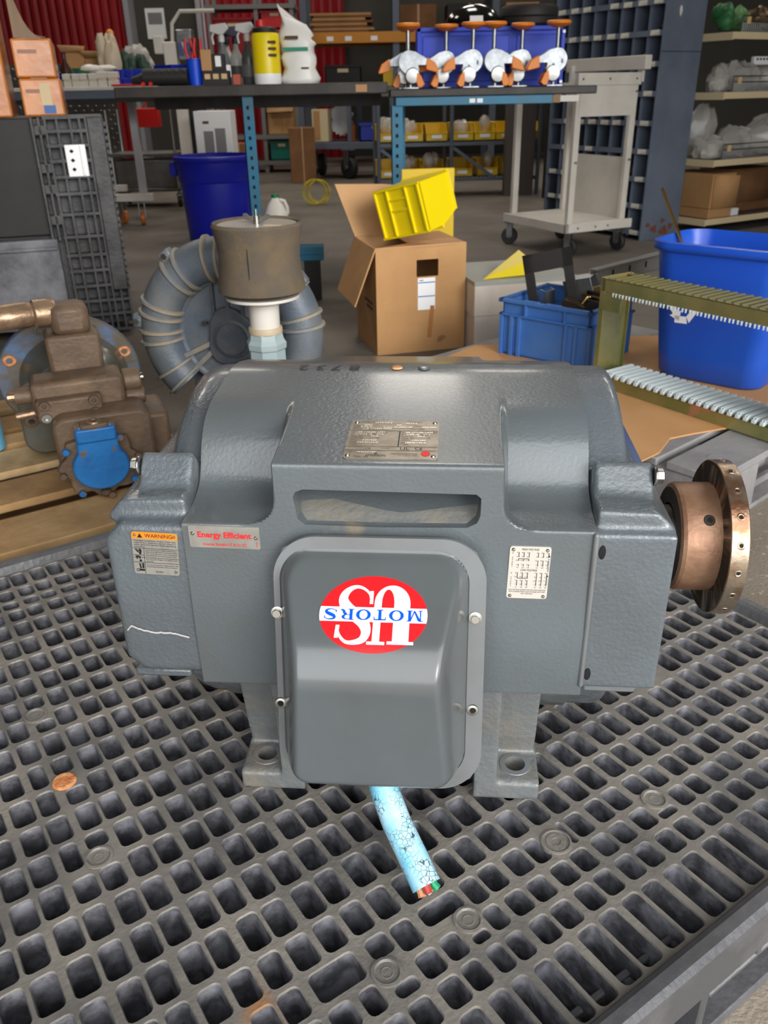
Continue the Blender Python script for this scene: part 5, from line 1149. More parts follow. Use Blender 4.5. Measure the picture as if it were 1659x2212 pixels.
mb.build('print', M_print, yt)
bgw = thing('plastic_sack', 'white plastic sack with green stripe and tied corner on the bench', 'bag'); onb(bgw, 651, 5.1, bgw['label'], 'bag')
mb = MB(); n, k = 20, 12
for j in range(k+1):
    f = j/k; z = .30*f; a = .095-.012*f+.01*math.sin(j*1.7); b = .06*(1-f)**.45+.008; sh_ = -.012*f
    for i in range(n):
        t = 2*PI*i/n; q = abs(math.cos(t))**.5*math.copysign(1, math.cos(t)); zz = z
        if f > .6: zz += .075*(f-.6)/.4*math.cos(t*1.0+PI)*1.0
        mb.v.append(Vector((a*q+sh_+.006*math.sin(3*t+j), b*math.sin(t)+.005*math.sin(5*t+j*2), zz)))
mb.f = [(j*n+i, j*n+(i+1) % n, (j+1)*n+(i+1) % n, (j+1)*n+i) for j in range(k) for i in range(n)]+[tuple(range(n)), tuple(k*n+i for i in range(n))]
mb.build('sack', mat('white_poly', rgb(232, 230, 224), .35), bgw, ang=2)
MB().mm((-.09, -.066, .155), (.05, -.055, .172)).build('green_stripe', mat('sack_green', rgb(30, 140, 110), .5), bgw); MB().mm((-.07, -.062, .21), (.0, -.052, .225)).mm((.01, -.07, .07), (.05, -.06, .078)).build('print', M_print, bgw)

# ---- white mobile table at the left with bins
mt = thing('mobile_table', 'white topped rolling table with a grey square leg at the left', 'table', (-3.1, 6.75, 0))
MB().mm((0, 0, 1.0), (1.62, .8, 1.025)).build('table_top', M_whitep, mt, bevel=.004); MB().mm((0, .01, .945), (1.62, .05, 1.0)).build('front_edge', M_gsteel, mt, bevel=.004); MB().mm((0, .02, .92), (1.6, .78, .945)).build('under_frame', M_rubber, mt)
MB().mm((1.13, .58, .23), (1.185, .63, .93)).build('leg', mat('pale_grey_leg', rgb(186, 184, 186), .4), mt); MB().mm((.02, .58, .23), (.07, .63, .93)).build('leg', _M['pale_grey_leg'], mt)
MB().mm((.6, .52, .185), (1.24, .6, .24)).build('base_bar', M_whitep, mt, bevel=.003); MB().mm((.5, .66, .25), (1.0, .72, .3)).build('base_bar', M_whitep, mt, bevel=.003); MB().mm((-.05, .5, .185), (.2, .6, .24)).build('base_bar', M_whitep, mt)
def wheel_caster(parent, x, y, zt, r, m, nm='caster_wheel', rz=0):
    c, s = math.cos(rz), math.sin(rz); ax = Vector((c, s, 0))
    w_ = MB().lathe([(r*.3, -r*.32), (r*.9, -r*.32), (r, -r*.2), (r, r*.2), (r*.9, r*.32), (r*.3, r*.32)], (x, y, r), ax, n=20).build(nm, m, parent)
    MB().box((x+ax.x*r*.42, y+ax.y*r*.42, (zt+r)/2), (.006, r*.7, zt-r+.012), rotm(0, 0, rz)).box((x-ax.x*r*.42, y-ax.y*r*.42, (zt+r)/2), (.006, r*.7, zt-r+.012), rotm(0, 0, rz)).box((x, y, zt-.004), (r*1.2, r*1.2, .008)).cyl((x-ax.x*r*.5, y-ax.y*r*.5, r), (x+ax.x*r*.5, y+ax.y*r*.5, r), r*.2, n=10).build('caster_fork', M_zinc, parent)
M_amber = mat('amber_wheel', rgb(170, 96, 40), .4)
wheel_caster(mt, .95, .66, .185, .055, M_amber, rz=.9); wheel_caster(mt, 1.14, .55, .185, .055, M_amber, rz=.2); wheel_caster(mt, .05, .55, .185, .055, M_amber)
LZ_ = 1.0255
def onl(o, u, y, lab, cat, group=None, z=LZ_, rz=0): o.location = (at(u, 180, y).x, y, z); o.rotation_euler = (0, 0, rz); return tag(o, lab, cat, group)
sw = None
for i, (u, lab) in enumerate(((150, 'leftmost white switch box on the white table'), (167, 'second white switch box from the left'), (186, 'third white switch box from the left'), (203, 'fourth white switch box, under the plastic bundle'), (224, 'fifth white box, taller and plain'), (246, 'last white box, leaning beside the blue bins'))):
    if sw is None:
        sw = thing('switch_box', lab, 'box', group='white boxes along the white table'); MB().mm((-.045, -.03, 0), (.045, .04, .04)).build('lower_case', M_whitep, sw, bevel=.004); MB().mm((-.05, -.034, .045), (.05, .044, .085)).build('upper_case', M_whitep, sw, bevel=.006); MB().mm((-.04, -.025, .04), (.04, .035, .046)).build('gap_seal', M_beige, sw); o = sw
    else: o = dup(sw, (0, 0, 0), 0, lab)
    onl(o, u, 6.85, lab, 'box', 'white boxes along the white table'); o.scale = (.75, 1, 1.0+.12*(i > 3))
bb = None
for i, u in enumerate((262, 282, 302, 322)):
    lab = ['first blue parts bin from the left on the white table', 'second blue parts bin, heaped with green boards', 'third blue parts bin, with a pale blue bag in it', 'last blue parts bin next to the black tool'][i]
    if bb is None: bb = hopper(.066, .15, .11, M_bluep, lab, 'parts_bin', False, 'blue parts bins on the white table'); o = bb
    else: o = dup(bb, (0, 0, 0), 0, lab)
    onl(o, u, 7.0, lab, 'bin', 'blue parts bins on the white table')
def crumple(mb, c, rx, ry, rz, seed, n=12, m=8, amp=.2):
    rr = random.Random(seed); s = len(mb.v); mb.sphere(c, 1, n, m, (1, 1, 1)); c = Vector(c)
    for i in range(s, len(mb.v)):
        d = mb.v[i]-c; k = 1+rr.uniform(-amp, amp); mb.v[i] = c+Vector((d.x*rx*k, d.y*ry*k, max(d.z*rz*k, -rz*.7)))
    return mb
def lump(name, lab, cat, loc, r, m, seed, group=None, amp=.25):
    mb = MB(); rq = random.Random(seed)
    for k_ in range(5): s_ = rq.uniform(.42, .7); crumple(mb, (rq.uniform(-.5, .5)*r[0], rq.uniform(-.4, .4)*r[1], r[2]*(.5+rq.uniform(-.1, .75)*(1-s_)*1.6)), r[0]*s_, r[1]*s_, r[2]*s_, seed+k_, 12, 8, amp*.45)
    o = mb.build(name, m, ang=.9); o.location = loc; return tag(o, lab, cat, group)
def pl3(u, v, y, z): p = at(u, v, y); return (p.x, y, z)
lump('plastic_bundle', 'pale wrapped bundle lying on the white boxes', 'bundle', pl3(215, 150, 6.95, LZ_+.086), (.13, .08, .04), M_pvc, 3)
lump('bubble_bag', 'cream crumpled bag heaped behind the white boxes', 'bag', pl3(232, 120, 7.15, LZ_), (.10, .10, .23), mat('cream_bag', rgb(196, 180, 156), .5), 5, amp=.35)
lump('bubble_bag', 'clear crumpled bag behind the blue parts bins', 'bag', pl3(290, 130, 7.4, LZ_), (.16, .1, .2), mat('grey_bag', rgb(170, 166, 160), .3), 6, amp=.35)
lump('circuit_heap', 'heap of dark green circuit pieces behind the blue bins', 'electronics', pl3(277, 140, 7.2, LZ_), (.085, .07, .16), mat('dark_green_parts', rgb(36, 62, 46), .5), 8, amp=.4)
lump('circuit_heap', 'second dark green heap on the right blue bins', 'electronics', pl3(313, 140, 7.2, LZ_), (.08, .07, .14), _M['dark_green_parts'], 9, amp=.4)
o = hopper(.2, .2, .13, M_grn, 'green parts bin behind the white boxes', 'parts_bin', False); o.location = pl3(188, 150, 7.2, LZ_)
o = hopper(.12, .15, .1, M_bluep, 'small blue parts bin left of the green bin', 'parts_bin', False); o.location = pl3(146, 150, 7.15, LZ_)
o = MB().mm((-.12, -.08, 0), (.12, .08, .012)).build('red_folder', M_redp, bevel=.002); onl(o, 282, 6.82, 'flat red folder in front of the blue bins', 'folder')
for u, y, w_, h_, lab in ((160, 7.4, .16, .24, 'small brown open carton at the back left of the white table'), (207, 7.42, .16, .2, 'darker brown carton behind the green bin')):
    t = thing('small_carton', lab, 'box', pl3(u, 120, y, LZ_), .2); MB().mm((-w_/2, -.07, 0), (w_/2, .07, h_)).build('carton', M_card, t); MB().add([(-w_/2, -.07, h_), (w_/2, -.07, h_), (w_/2+.02, -.13, h_+.04), (-w_/2-.02, -.12, h_+.05)], [(0, 1, 2, 3)]).build('flap', M_cardl, t, solid=.004)
o = MB().cyl((0, 0, 0), (0, 0, .25), .012, n=8).sphere((0, 0, .3), .035).sphere((0, 0, .37), .03).build('flower_stick', mat('orange_knob', rgb(220, 140, 60), .5)); o.location = pl3(246, 130, 7.42, LZ_); tag(o, 'stick with two round knobs above the bags', 'stick')
dm = thing('brown_bottle', 'dark brown bottle between cartons on the white table', 'bottle', pl3(142, 150, 7.05, LZ_)); MB().lathe([(.04, 0), (.04, .12), (.015, .17), (.015, .22), (0, .22)], n=16).build('body', mat('brown_glass', rgb(60, 30, 22), .3), dm); MB().cyl((0, 0, .22), (0, 0, .235), .017, n=12).build('cap', M_rubber, dm)

# ================================================================ FLOOR THINGS BEHIND THE BENCH
br = thing('trash_barrel', 'dark blue plastic trash barrel with side handle under the bench', 'barrel', (-1.17, 6.45, 0))
M_barrel = mat('barrel_blue', rgb(12, 22, 150), .4)
MB().lathe([(.0, .0), (.225, 0), (.23, .01), (.252, .40), (.258, .405), (.262, .41), (.275, .535), (.285, .54), (.29, .555), (.285, .57), (.265, .575), (.255, .55), (.245, .40), (.22, .02), (0, .015)], n=48).build('body', M_barrel, br)
MB().prism([(0, .545), (-.05, .53), (-.055, .46), (-.02, .43), (0, .45)], (-.262, .05, 0), (1, 0, 0), (0, 0, 1), (0, .1)).build('handle', M_barrel, br, bevel=.008); MB().prism([(0, .545), (.05, .53), (.055, .46), (.02, .43), (0, .45)], (.262, .05, 0), (1, 0, 0), (0, 0, 1), (0, .1)).build('handle', M_barrel, br, bevel=.008)
o = MB().mm((0, 0, 0), (.5, .08, .07)).mm((.08, -.004, .03), (.5, 0, .07)).build('steel_beam', M_teal, bevel=.004); o.location = (-.78, 4.3, .2); tag(o, 'teal steel beam lying behind the foam filter', 'beam')
MB().mm((.02, .01, -.2), (.1, .07, 0)).mm((.4, .01, -.2), (.48, .07, 0)).build('support', M_rubber, o)
pb = thing('white_carton', 'white product carton with grey picture behind the barrel', 'box', (-1.5, 7.55, 0)); MB().mm((0, 0, 0), (.3, .3, .84)).build('carton', M_white, pb, bevel=.004); MB().mm((.07, -.0015, .5), (.15, 0, .69)).mm((.165, -.0015, .5), (.25, 0, .71)).build('printed_picture', mat('print_grey', rgb(136, 134, 136), .5), pb); MB().mm((.07, -.0015, .745), (.12, 0, .765)).build('printed_mark', M_print, pb)
pc_ = thing('white_cabinet', 'tall narrow white cabinet left of the picture carton', 'cabinet', (-1.73, 8.0, 0)); MB().mm((0, 0, 0), (.1, .4, .95)).build('body', M_whitep, pc_, bevel=.004); MB().mm((.1, .02, .05), (.19, .4, .945)).build('dark_side', M_rubber, pc_); MB().mm((.0, -.004, .4), (.09, 0, .93)).build('door', M_pvc, pc_)
lump('plastic_bag', 'translucent crumpled bag on top of the white cabinet', 'bag', (-1.635, 8.2, .951), (.09, .15, .08), mat('milky_bag', rgb(206, 192, 168), .3), 14)
dpn = thing('diamond_plate_panel', 'diamond plate steel panel behind the rolling table', 'panel', (-3.6, 9.0, 0)); M_dp = mat('diamond_plate', rgb(134, 134, 132), .35, .75, var=(rgb(110, 108, 104), 3, .4, .6))
MB().mm((0, 0, 0), (1.08, .05, 1.25)).build('sheet', M_dp, dpn)
mb = MB()
for i in range(26):
    for j in range(30):
        x = .02+i*.041; z = .02+j*.041; s_ = 1 if (i+j) % 2 else -1; a = Vector((x-.012, 0, z-.012*s_)); b = Vector((x+.012, 0, z+.012*s_)); c = (a+b)/2; nrm = Vector((.006*s_, 0, -.006))
        mb.add([a, c+nrm, b, c-nrm, c+Vector((0, -.004, 0))], [(0, 1, 4), (1, 2, 4), (2, 3, 4), (3, 0, 4)])
tag(mb.build('raised_diamonds', M_dp, dpn, smooth=False), kind='stuff')
ssc = thing('stainless_cart', 'stainless steel wheeled cart behind the table leg', 'cart', (-2.5, 8.5, 0))
for x in (0, .6):
    for y in (0, .4): MB().cyl((x, y, .12), (x, y, .85), .014, n=10).build('post', M_wire, ssc); wheel_caster(ssc, x, y, .12, .05, M_rubber)
for z in (.14, .45): MB().mm((-.02, -.02, z), (.62, .42, z+.03)).build('shelf', M_dp, ssc, bevel=.004)
MB().mm((.02, .0, .17), (.58, .3, .42)).build('steel_bin', M_dp, ssc, bevel=.01)
rt = thing('red_toolbox', 'small red box hanging between splayed struts behind the table leg', 'box', (-2.27, 8.46, .7)); MB().mm((0, 0, 0), (.27, .1, .16)).build('body', M_redp, rt, bevel=.006); MB().tube([(.03, .05, .16), (-.02, .05, .28)], .008, 6).build('strut', M_redp, rt); MB().tube([(.12, .05, .16), (.22, .05, .28)], .008, 6).build('strut', M_redp, rt)

# inspection lamp, notice
il = thing('bench_lamp', 'white jointed bench lamp over the left table', 'lamp', (-1.57, 7.32, LZ_)); MB().mm((-.05, -.05, 0), (.05, .05, .3)).build('column', M_whitep, il, bevel=.01); MB().mm((-.12, -.04, .22), (-.05, .04, .34)).build('side_box', M_whitep, il, bevel=.006)
MB().tube([(.02, 0, .3), (.03, 0, .42), (.10, 0, .5), (.36, 0, .5)], .014, 8).build('arm', M_whitep, il); MB().mm((.06, -.06, .18), (.18, .06, .38)).build('head', M_zinc, il, bevel=.01); MB().mm((.07, -.064, .2), (.17, -.06, .29)).build('head_label', mat('blue_grey_label', rgb(70, 86, 120), .4), il)
nt_ = thing('paper_notice', 'white paper notice with a grey block on the recessed wall', 'sign', (-3.62, 15.28, 1.78)); MB().mm((0, 0, 0), (.3, .01, .42)).build('paper', M_white, nt_); MB().mm((.04, -.003, .2), (.26, 0, .36)).build('printed_block', mat('notice_grey', rgb(130, 130, 130), .6), nt_)

# ---- rear shelving
M_rackg = mat('grey_rack_steel', rgb(122, 120, 118), .5, .2); M_orb = mat('orange_beam', rgb(206, 134, 22), .45)
gr = thing('grey_rack', 'grey slotted steel rack holding red crates before the red wall', 'rack', (-2.12, 12.2, 0))
for x in (0, .6, 1.05):
    for y in (0, .5): MB().mm((x, y, 0), (x+.05, y+.04, 2.6)).build('post', M_rackg, gr)
for z in (.1, .42, 1.0, 1.36, 1.92): MB().mm((-.02, -.02, z), (1.12, .56, z+.05)).build('shelf', M_rackg, gr)
def crate(name, lab, lo, d, m, cat='crate', group=None):
    t = thing(name, lab, cat, lo, 0, group); w_, dp, h_ = d
    MB().mm((0, 0, 0), (w_, .012, h_)).mm((0, dp-.012, 0), (w_, dp, h_)).mm((0, 0, 0), (.012, dp, h_)).mm((w_-.012, 0, 0), (w_, dp, h_)).mm((0, 0, 0), (w_, dp, .012)).build('body', m, t)
    MB().mm((-.01, -.012, h_-.03), (w_+.01, 0, h_)).build('rim', m, t, bevel=.004); MB().mm((w_*.35, -.004, h_*.7), (w_*.65, 0, h_*.85)).build('label', M_beige, t); return t
crate('red_crate', 'red crate on the grey rack, upper one', (-1.45, 12.26, 1.704), (.36, .4, .2), M_redp); crate('red_crate', 'larger red crate on the grey rack shelf', (-1.45, 12.26, 1.413), (.36, .4, .28), M_redp); crate('red_crate', 'dark red crate at the left of the grey rack', (-2.05, 12.26, 1.413), (.5, .4, .42), mat('deep_red', rgb(140, 14, 20), .4)); crate('teal_crate', 'green teal crate low on the grey rack', (-1.45, 12.26, .153), (.33, .4, .24), mat('teal_crate', rgb(8, 112, 96), .4))
MB().mm((0, 0, 0), (.001, .001, .001))
def carton(lab, lo, d, rz=0, m=None, flap=True):
    t = thing('carton', lab, 'box', lo, rz); w_, dp, h_ = d; MB().mm((0, 0, 0), (w_, dp, h_)).build('box', m or M_card, t, bevel=.006); MB().mm((w_*.48, -.001, 0), (w_*.54, dp+.001, h_+.001)).build('tape', mat('tan_tape', rgb(170, 126, 80), .3), t)
    if flap: MB().add([(0, 0, h_), (w_, 0, h_), (w_*.97, -dp*.3, h_-.06), (w_*.03, -dp*.3, h_-.07)], [(0, 1, 2, 3)]).build('flap', M_cardl, t, solid=.005)
    return t
M_carddk = mat('dark_cardboard', rgb(128, 88, 52), .8, var=(rgb(112, 76, 44), 4, .4, .6))
carton('brown carton with open flap on the grey rack', (-1.45, 12.26, .473), (.36, .4, .34)); carton('tall brown carton standing on the floor beside the rack', (-1.02, 10.6, 0), (.3, .35, .6), .1, M_carddk, False); carton('narrow carton on the floor left of the rack', (-1.98, 10.4, 0), (.2, .3, .72), -.1, M_card, False); carton('dark carton low behind the bench leg', (-1.72, 10.5, 0), (.24, .3, .45), .05, M_carddk, False)
orr = thing('pallet_rack', 'tall pallet rack with orange beams in the dark rear', 'rack', (-1.0, 13.0, 0))
for x in (0, 1.25, 2.6, 3.9): MB().mm((x, 0, 0), (x+.09, .08, 3.6)).mm((x, .9, 0), (x+.09, .98, 3.6)).build('upright', M_gsteel, orr)
for z, m in ((.9, M_rackg), (1.56, M_orb), (2.3, M_orb)): MB().mm((0, -.03, z), (4, .03, z+.13)).build('beam', m, orr); MB().mm((0, .93, z+.001), (4, .99, z+.13)).build('beam', m, orr); MB().mm((.02, .03, z+.07), (3.98, .93, z+.1)).build('deck', M_rackg, orr)
for x in (.35, .6, .95): MB().mm((x, -.034, 1.585), (x+.09, -.03, 1.64)).build('beam_label', M_white, orr)
fs = None
for i in range(9):
    lab = 'flattened brown carton in the stack on the orange beams, layer %s from the deck' % ['one', 'two', 'three', 'four', 'five', 'six', 'seven', 'eight', 'nine'][i]
    o = MB().mm((0, 0, 0), (.72+.06*(i % 3), .6, .028)).build('flat_carton', M_carddk if i % 2 else M_card); o.location = (-.88+.02*(i % 4), 13.1, 1.661+i*.0295); tag(o, lab, 'cardboard', 'flattened cartons on the orange beams')
for i, (x, w_, m, lab) in enumerate(((.35, .5, M_carddk, 'brown carton on the orange beams right of the flat stack'), (1.0, .6, M_rubber, 'black crate on the orange beams'), (1.8, .45, M_card, 'pale carton on the orange beams far right'))): carton(lab, (x, 13.15, 1.661), (w_, .5, .35), 0, m, False)
for x, w_, m, lab in ((-.7, .5, M_rubber, 'black bin on the grey rack level'), (.1, .35, M_yeld, 'yellow tub on the grey rack level'), (.7, .5, M_bluep, 'blue bin on the grey rack level'), (1.6, .5, M_rubber, 'dark bin at the right of the grey rack level')): crate('storage_bin', lab, (x, 13.1, 1.001), (w_, .5, .3), m, 'bin')
# grey cart with big wheels
gc = thing('platform_cart', 'grey four post platform cart on big black wheels', 'cart', (-.92, 11.1, 0), math.radians(-10))
MB().mm((0, 0, .34), (1.15, .7, .42)).build('platform', M_gsteel, gc, bevel=.006)
for x in (0, .58, 1.1): MB().mm((x, 0, .42), (x+.05, .05, 1.0)).build('post', M_gsteel, gc); MB().mm((x, .65, .42), (x+.05, .7, 1.0)).build('post', M_gsteel, gc)
MB().mm((-.02, -.02, .96), (1.17, .72, 1.02)).build('upper_deck', M_gsteel, gc)
for x, y, r in ((.1, .1, 0), (.58, .05, .9), (1.05, .1, .3), (.1, .6, 0), (1.05, .6, 0)): wheel_caster(gc, x, y, .34, .13, M_rubber, rz=r)
cbx2 = thing('beige_case', 'beige upright case on the platform cart', 'box', (-.78, 11.12, .425), -.2); MB().mm((0, 0, 0), (.2, .2, .36)).build('case', M_beige, cbx2, bevel=.005); MB().mm((.02, -.003, .02), (.1, 0, .34)).build('side_panel', M_tan, cbx2)
crate('blue_crate', 'blue mesh crate on the platform cart', (-.2, 11.0, .425), (.42, .4, .2), M_bluep); MB()
pp = thing('paper_stack', 'tilted white papers on the platform cart', 'paper', (-.42, 11.45, .43), .3)
for i in range(4): MB().box((0, i*.012, .22), (.22, .003, .3), rotm(-.2, .3*i-.4, 0)).build('sheet', M_white, pp)
o = MB().lathe([(.05, 0), (.05, .15), (.03, .17), (.03, .2), (0, .2)], n=14).build('jar', M_amber); o.location = (-.30, 11.15, .4255); tag(o, 'small amber jar before the blue crate on the platform cart', 'jar')

# ================================================================ YELLOW BIN RACK
yr = thing('bin_rack', 'blue grey wire rack carrying rows of yellow hopper bins', 'rack', (0.02, 8.85, 0), math.radians(5))
for x in (0, .72, 1.6):
    for y in (0, .45): MB().cyl((x, y, 0), (x, y, 1.0), .02, n=10).build('post', M_gsteel, yr)
for z in (.14, .47, .96):
    MB().mm((0, -.012, z), (1.6, .012, z+.03)).mm((0, .438, z), (1.6, .462, z+.03)).build('shelf_rail', M_gsteel, yr)
    mb = MB()
    for i in range(40): mb.bar((.02+i*.04, 0, z+.03), (.02+i*.04, .45, z+.03), .006)
    tag(mb.build('shelf_wires', M_gsteel, yr), kind='stuff')
MB().bar((.74, 0, .45), (1.15, 0, .17), .03).build('brace', M_gsteel, yr); MB().bar((.02, 0, .45), (.4, 0, .17), .03).build('brace', M_gsteel, yr); MB().bar((1.58, 0, .45), (1.25, 0, .17), .03).build('brace', M_gsteel, yr)
hp = None; cy_, sy_ = math.cos(math.radians(5)), math.sin(math.radians(5))
ORD = ['first', 'second', 'third', 'fourth', 'fifth', 'sixth', 'seventh']
for z, row, xs in ((.516, 'upper', (.1, .34, .58, .84, 1.06, 1.28, 1.5)), (.186, 'lower', (.1, .33, .55, .84, 1.1, 1.36))):
    for i, x in enumerate(xs):
        lab = '%s yellow hopper bin from the left on the %s rack row' % (ORD[i], row)
        if hp is None: hp = hopper(.205, .34, .15, M_yeld, lab, 'hopper_bin', False, 'yellow bins on the wire rack'); MB().mm((-.05, -.176, .02), (.05, -.1722, .05)).build('label_card', M_white, hp); o = hp
        else: o = dup(hp, (0, 0, 0), 0, lab)
        yy = .21; o.location = (.02+x*cy_-yy*sy_, 8.85+x*sy_+yy*cy_, z); o.rotation_euler = (0, 0, math.radians(5)); o['group'] = 'yellow bins on the wire rack'
        if (i+int(z*10)) % 3 != 1:
            lump('parts_bag', 'clear bag of parts heaped in the %s yellow bin, %s row' % (ORD[i], row), 'bag', (o.location.x, o.location.y+.03, z+.03), (.085, .12, .12), M_clear, 20+i, 'parts bags in the yellow bins', .3)
dkc = thing('dark_partition', 'tall dark partition board right of the yellow bin rack', 'partition', (1.62, 8.6, 0), math.radians(12)); MB().mm((0, 0, 0), (.9, .05, 2.6)).build('board', mat('dark_board', rgb(30, 28, 26), .7), dkc); MB().mm((-.3, .3, 0), (.0, .36, 1.2)).build('grey_leaf', mat('grey_leaf', rgb(88, 80, 76), .6), dkc)

# ================================================================ WHITE CART
wcx = thing('white_cart', 'cream white steel cart on casters before the pigeonhole cabinet', 'cart', (1.175, 5.40, 0), math.radians(26.6))
CW, CD = .46, .63
MB().mm((-.02, -.02, .155), (CW+.03, CD+.02, .195)).build('shelf', M_whitep, wcx, bevel=.003); MB().mm((-.03, -.03, .145), (CW+.04, -.005, .2)).build('front_rail', M_whitep, wcx, bevel=.003); MB().mm((-.03, -.03, .145), (-.005, CD+.02, .2)).build('side_rail', M_whitep, wcx, bevel=.003)
for x, y, h in ((0, 0, 1.0), (CW-.04, 0, 1.0), (0, CD-.04, .95), (CW-.04, CD-.04, 1.08)): MB().mm((x, y, .195), (x+.042, y+.03, h)).build('post', M_whitep, wcx, bevel=.002)
MB().mm((.02, -.004, .80), (CW-.02, .008, .985)).build('upper_panel', M_whitep, wcx); MB().mm((-.005, -.012, .965), (CW+.01, .012, 1.03)).build('top_bar', M_whitep, wcx, bevel=.002)
MB().mm((CW-.012, .03, .195), (CW-.004, CD-.03, .56)).build('side_panel', M_whitep, wcx); MB().mm((CW-.02, -.06, 1.045), (CW+.03, CD+.05, 1.12)).build('tray_rail', M_whitep, wcx, bevel=.004); MB().mm((-.02, CD-.03, .94), (CW, CD+.0, .985)).build('rear_bar', M_whitep, wcx)
MB().mm((CW, -.02, .98), (CW+.02, .02, 1.05)).build('bracket', M_whitep, wcx)
for x, z in ((.025, .998), (.225, .998), (.43, .998), (.02, .93), (.44, .93), (.06, .172), (.2, .172), (.3, .172), (.02, .55), (.44, .55)): MB().cyl((x, -.012 if z > .9 or z < .3 else 0, z), (x, -.036 if z < .3 else -.018, z), .006, n=8).build('screw', M_wire, wcx)
for x, y, r in ((.02, 0, .5), (CW-.02, .02, .2), (.0, CD-.02, .8), (CW-.02, CD-.02, 0)): wheel_caster(wcx, x, y, .148, .055, M_rubber, rz=r)

# ================================================================ PIGEONHOLE CABINET
M_pig = mat('slate_blue_steel', rgb(104, 113, 128), .5, 0, var=(rgb(92, 101, 116), 3, .4, .6), spots=[(rgb(122, 122, 124), 3.5, .70)])
pg = thing('pigeonhole_cabinet', 'slate blue pigeonhole cabinet with white shelf labels', 'cabinet', (1.80, 5.96, 0), math.radians(120))
NCOL, CWD, DP = 8, .125, .30                            # local +x runs away to the left, local -y is the back
LW = NCOL*CWD
MB().mm((-.012, -DP-.06, 0), (0, .0, 2.35)).build('side_panel', M_pig, pg, bevel=.001); MB().mm((LW, -DP, 0), (LW+.012, 0, 2.35)).build('side_panel', M_pig, pg); MB().mm((0, -DP-.01, 0), (LW, -DP, 2.35)).build('back_panel', M_pig, pg)
MB().mm((-.0126, -DP-.06, 1.148), (-.0118, 0, 1.152)).build('panel_seam', M_black, pg)
MB().prism([(-.012, 0), (.0, -.03), (.01, -.012), (.014, .02), (.004, .034), (-.008, .024)], (-.0125, -.13, 1.37), (0, 1, 0), (0, 0, 1), (-.0006, .0)).build('paint_chip', M_pvc, pg)
for i, (y, z, s_) in enumerate(((-.12, .07, .03), (-.22, .05, .04), (-.06, .1, .02), (-.2, .12, .02), (-.28, .08, .025))): MB().prism([(s_*(1+.3*math.sin(k*2.3+i))*math.cos(k*PI/5), s_*(.8+.3*math.cos(k*1.9+i))*math.sin(k*PI/5)) for k in range(10)], (-.0126, y, z), (0, 1, 0), (0, 0, 1), (-.0006, .0)).build('rust_patch', mat('dark_rust', rgb(112, 62, 46), .8), pg)
dv0 = None; sh0 = None; lb0 = None; ZROW = [.05+.172*i for i in range(14)]
for i in range(1, NCOL):
    if dv0 is None: dv0 = MB().mm((-.0015, -DP, .02), (.0015, -.004, 2.35)).build('divider', M_pig, pg); d_ = dv0
    else: d_ = copy_obj(dv0, pg)
    d_.location = (i*CWD, 0, 0)
rr_ = random.Random(4)
for z in ZROW:
    if sh0 is None: sh0 = MB().mm((0, -DP, -.002), (LW, 0, .001)).mm((0, -.002, -.016), (LW, .002, .016)).build('shelf', M_pig, pg); s_ = sh0
    else: s_ = copy_obj(sh0, pg)
    s_.location = (0, 0, z)
    for c in range(NCOL):
        if rr_.random() < .1: continue
        if lb0 is None: lb0 = MB().mm((-.037, .002, -.014), (.037, .0035, .016)).build('label_card', mat('label_card', rgb(214, 210, 200), .6, var=(rgb(186, 178, 160), 20, .45, .6)), pg); l_ = lb0
        else: l_ = copy_obj(lb0, pg)
        l_.location = ((c+.5)*CWD+rr_.uniform(-.01, .01), 0, z+rr_.uniform(-.002, .002)); l_.rotation_euler = (0, rr_.uniform(-.05, .05), 0)
cyp, syp = math.cos(math.radians(120)), math.sin(math.radians(120))
def pgw(x, y, z): return (1.80+x*cyp-y*syp, 5.96+x*syp+y*cyp, z)
for c, r, m, lab, k in ((4, 7, M_tan, 'orange brown roll in a cubby on the upper cabinet rows', 0), (4, 6, M_whitep, 'white and grey packet filling a middle cubby', 1), (2, 6, M_pvc, 'white stick leaning in a cubby above the cart', 2), (1, 6, M_beige, 'stack of pale cards in a cubby near the cabinet edge', 1), (7, 6, M_lblue, 'light blue packet in the far left cubby', 1), (1, 2, M_grime, 'brown parts heaped in a low cubby', 1), (5, 3, M_darkm, 'dark small parts in a cubby behind the cart', 1), (0, 7, M_gsteel, 'grey box in the rightmost upper cubby', 1)):
    z = ZROW[r]+.0015; p_ = pgw((c+.5)*CWD, -.12, z)
    if k == 0: o = MB().lathe([(.015, 0), (.028, 0), (.028, .06), (.015, .06)], n=16).build('tape_roll', m)
    elif k == 2: o = MB().box((0, 0, .06), (.012, .012, .13), rotm(0, .35, 0)).build('stick', m)
    else: o = crumple(MB(), (0, 0, .035), .042, .06, .05, c+r, 8, 6, .25).build('small_parts', m, smooth=False)
    o.location = p_; o.rotation_euler = (0, 0, 2.1); tag(o, lab, 'parts')

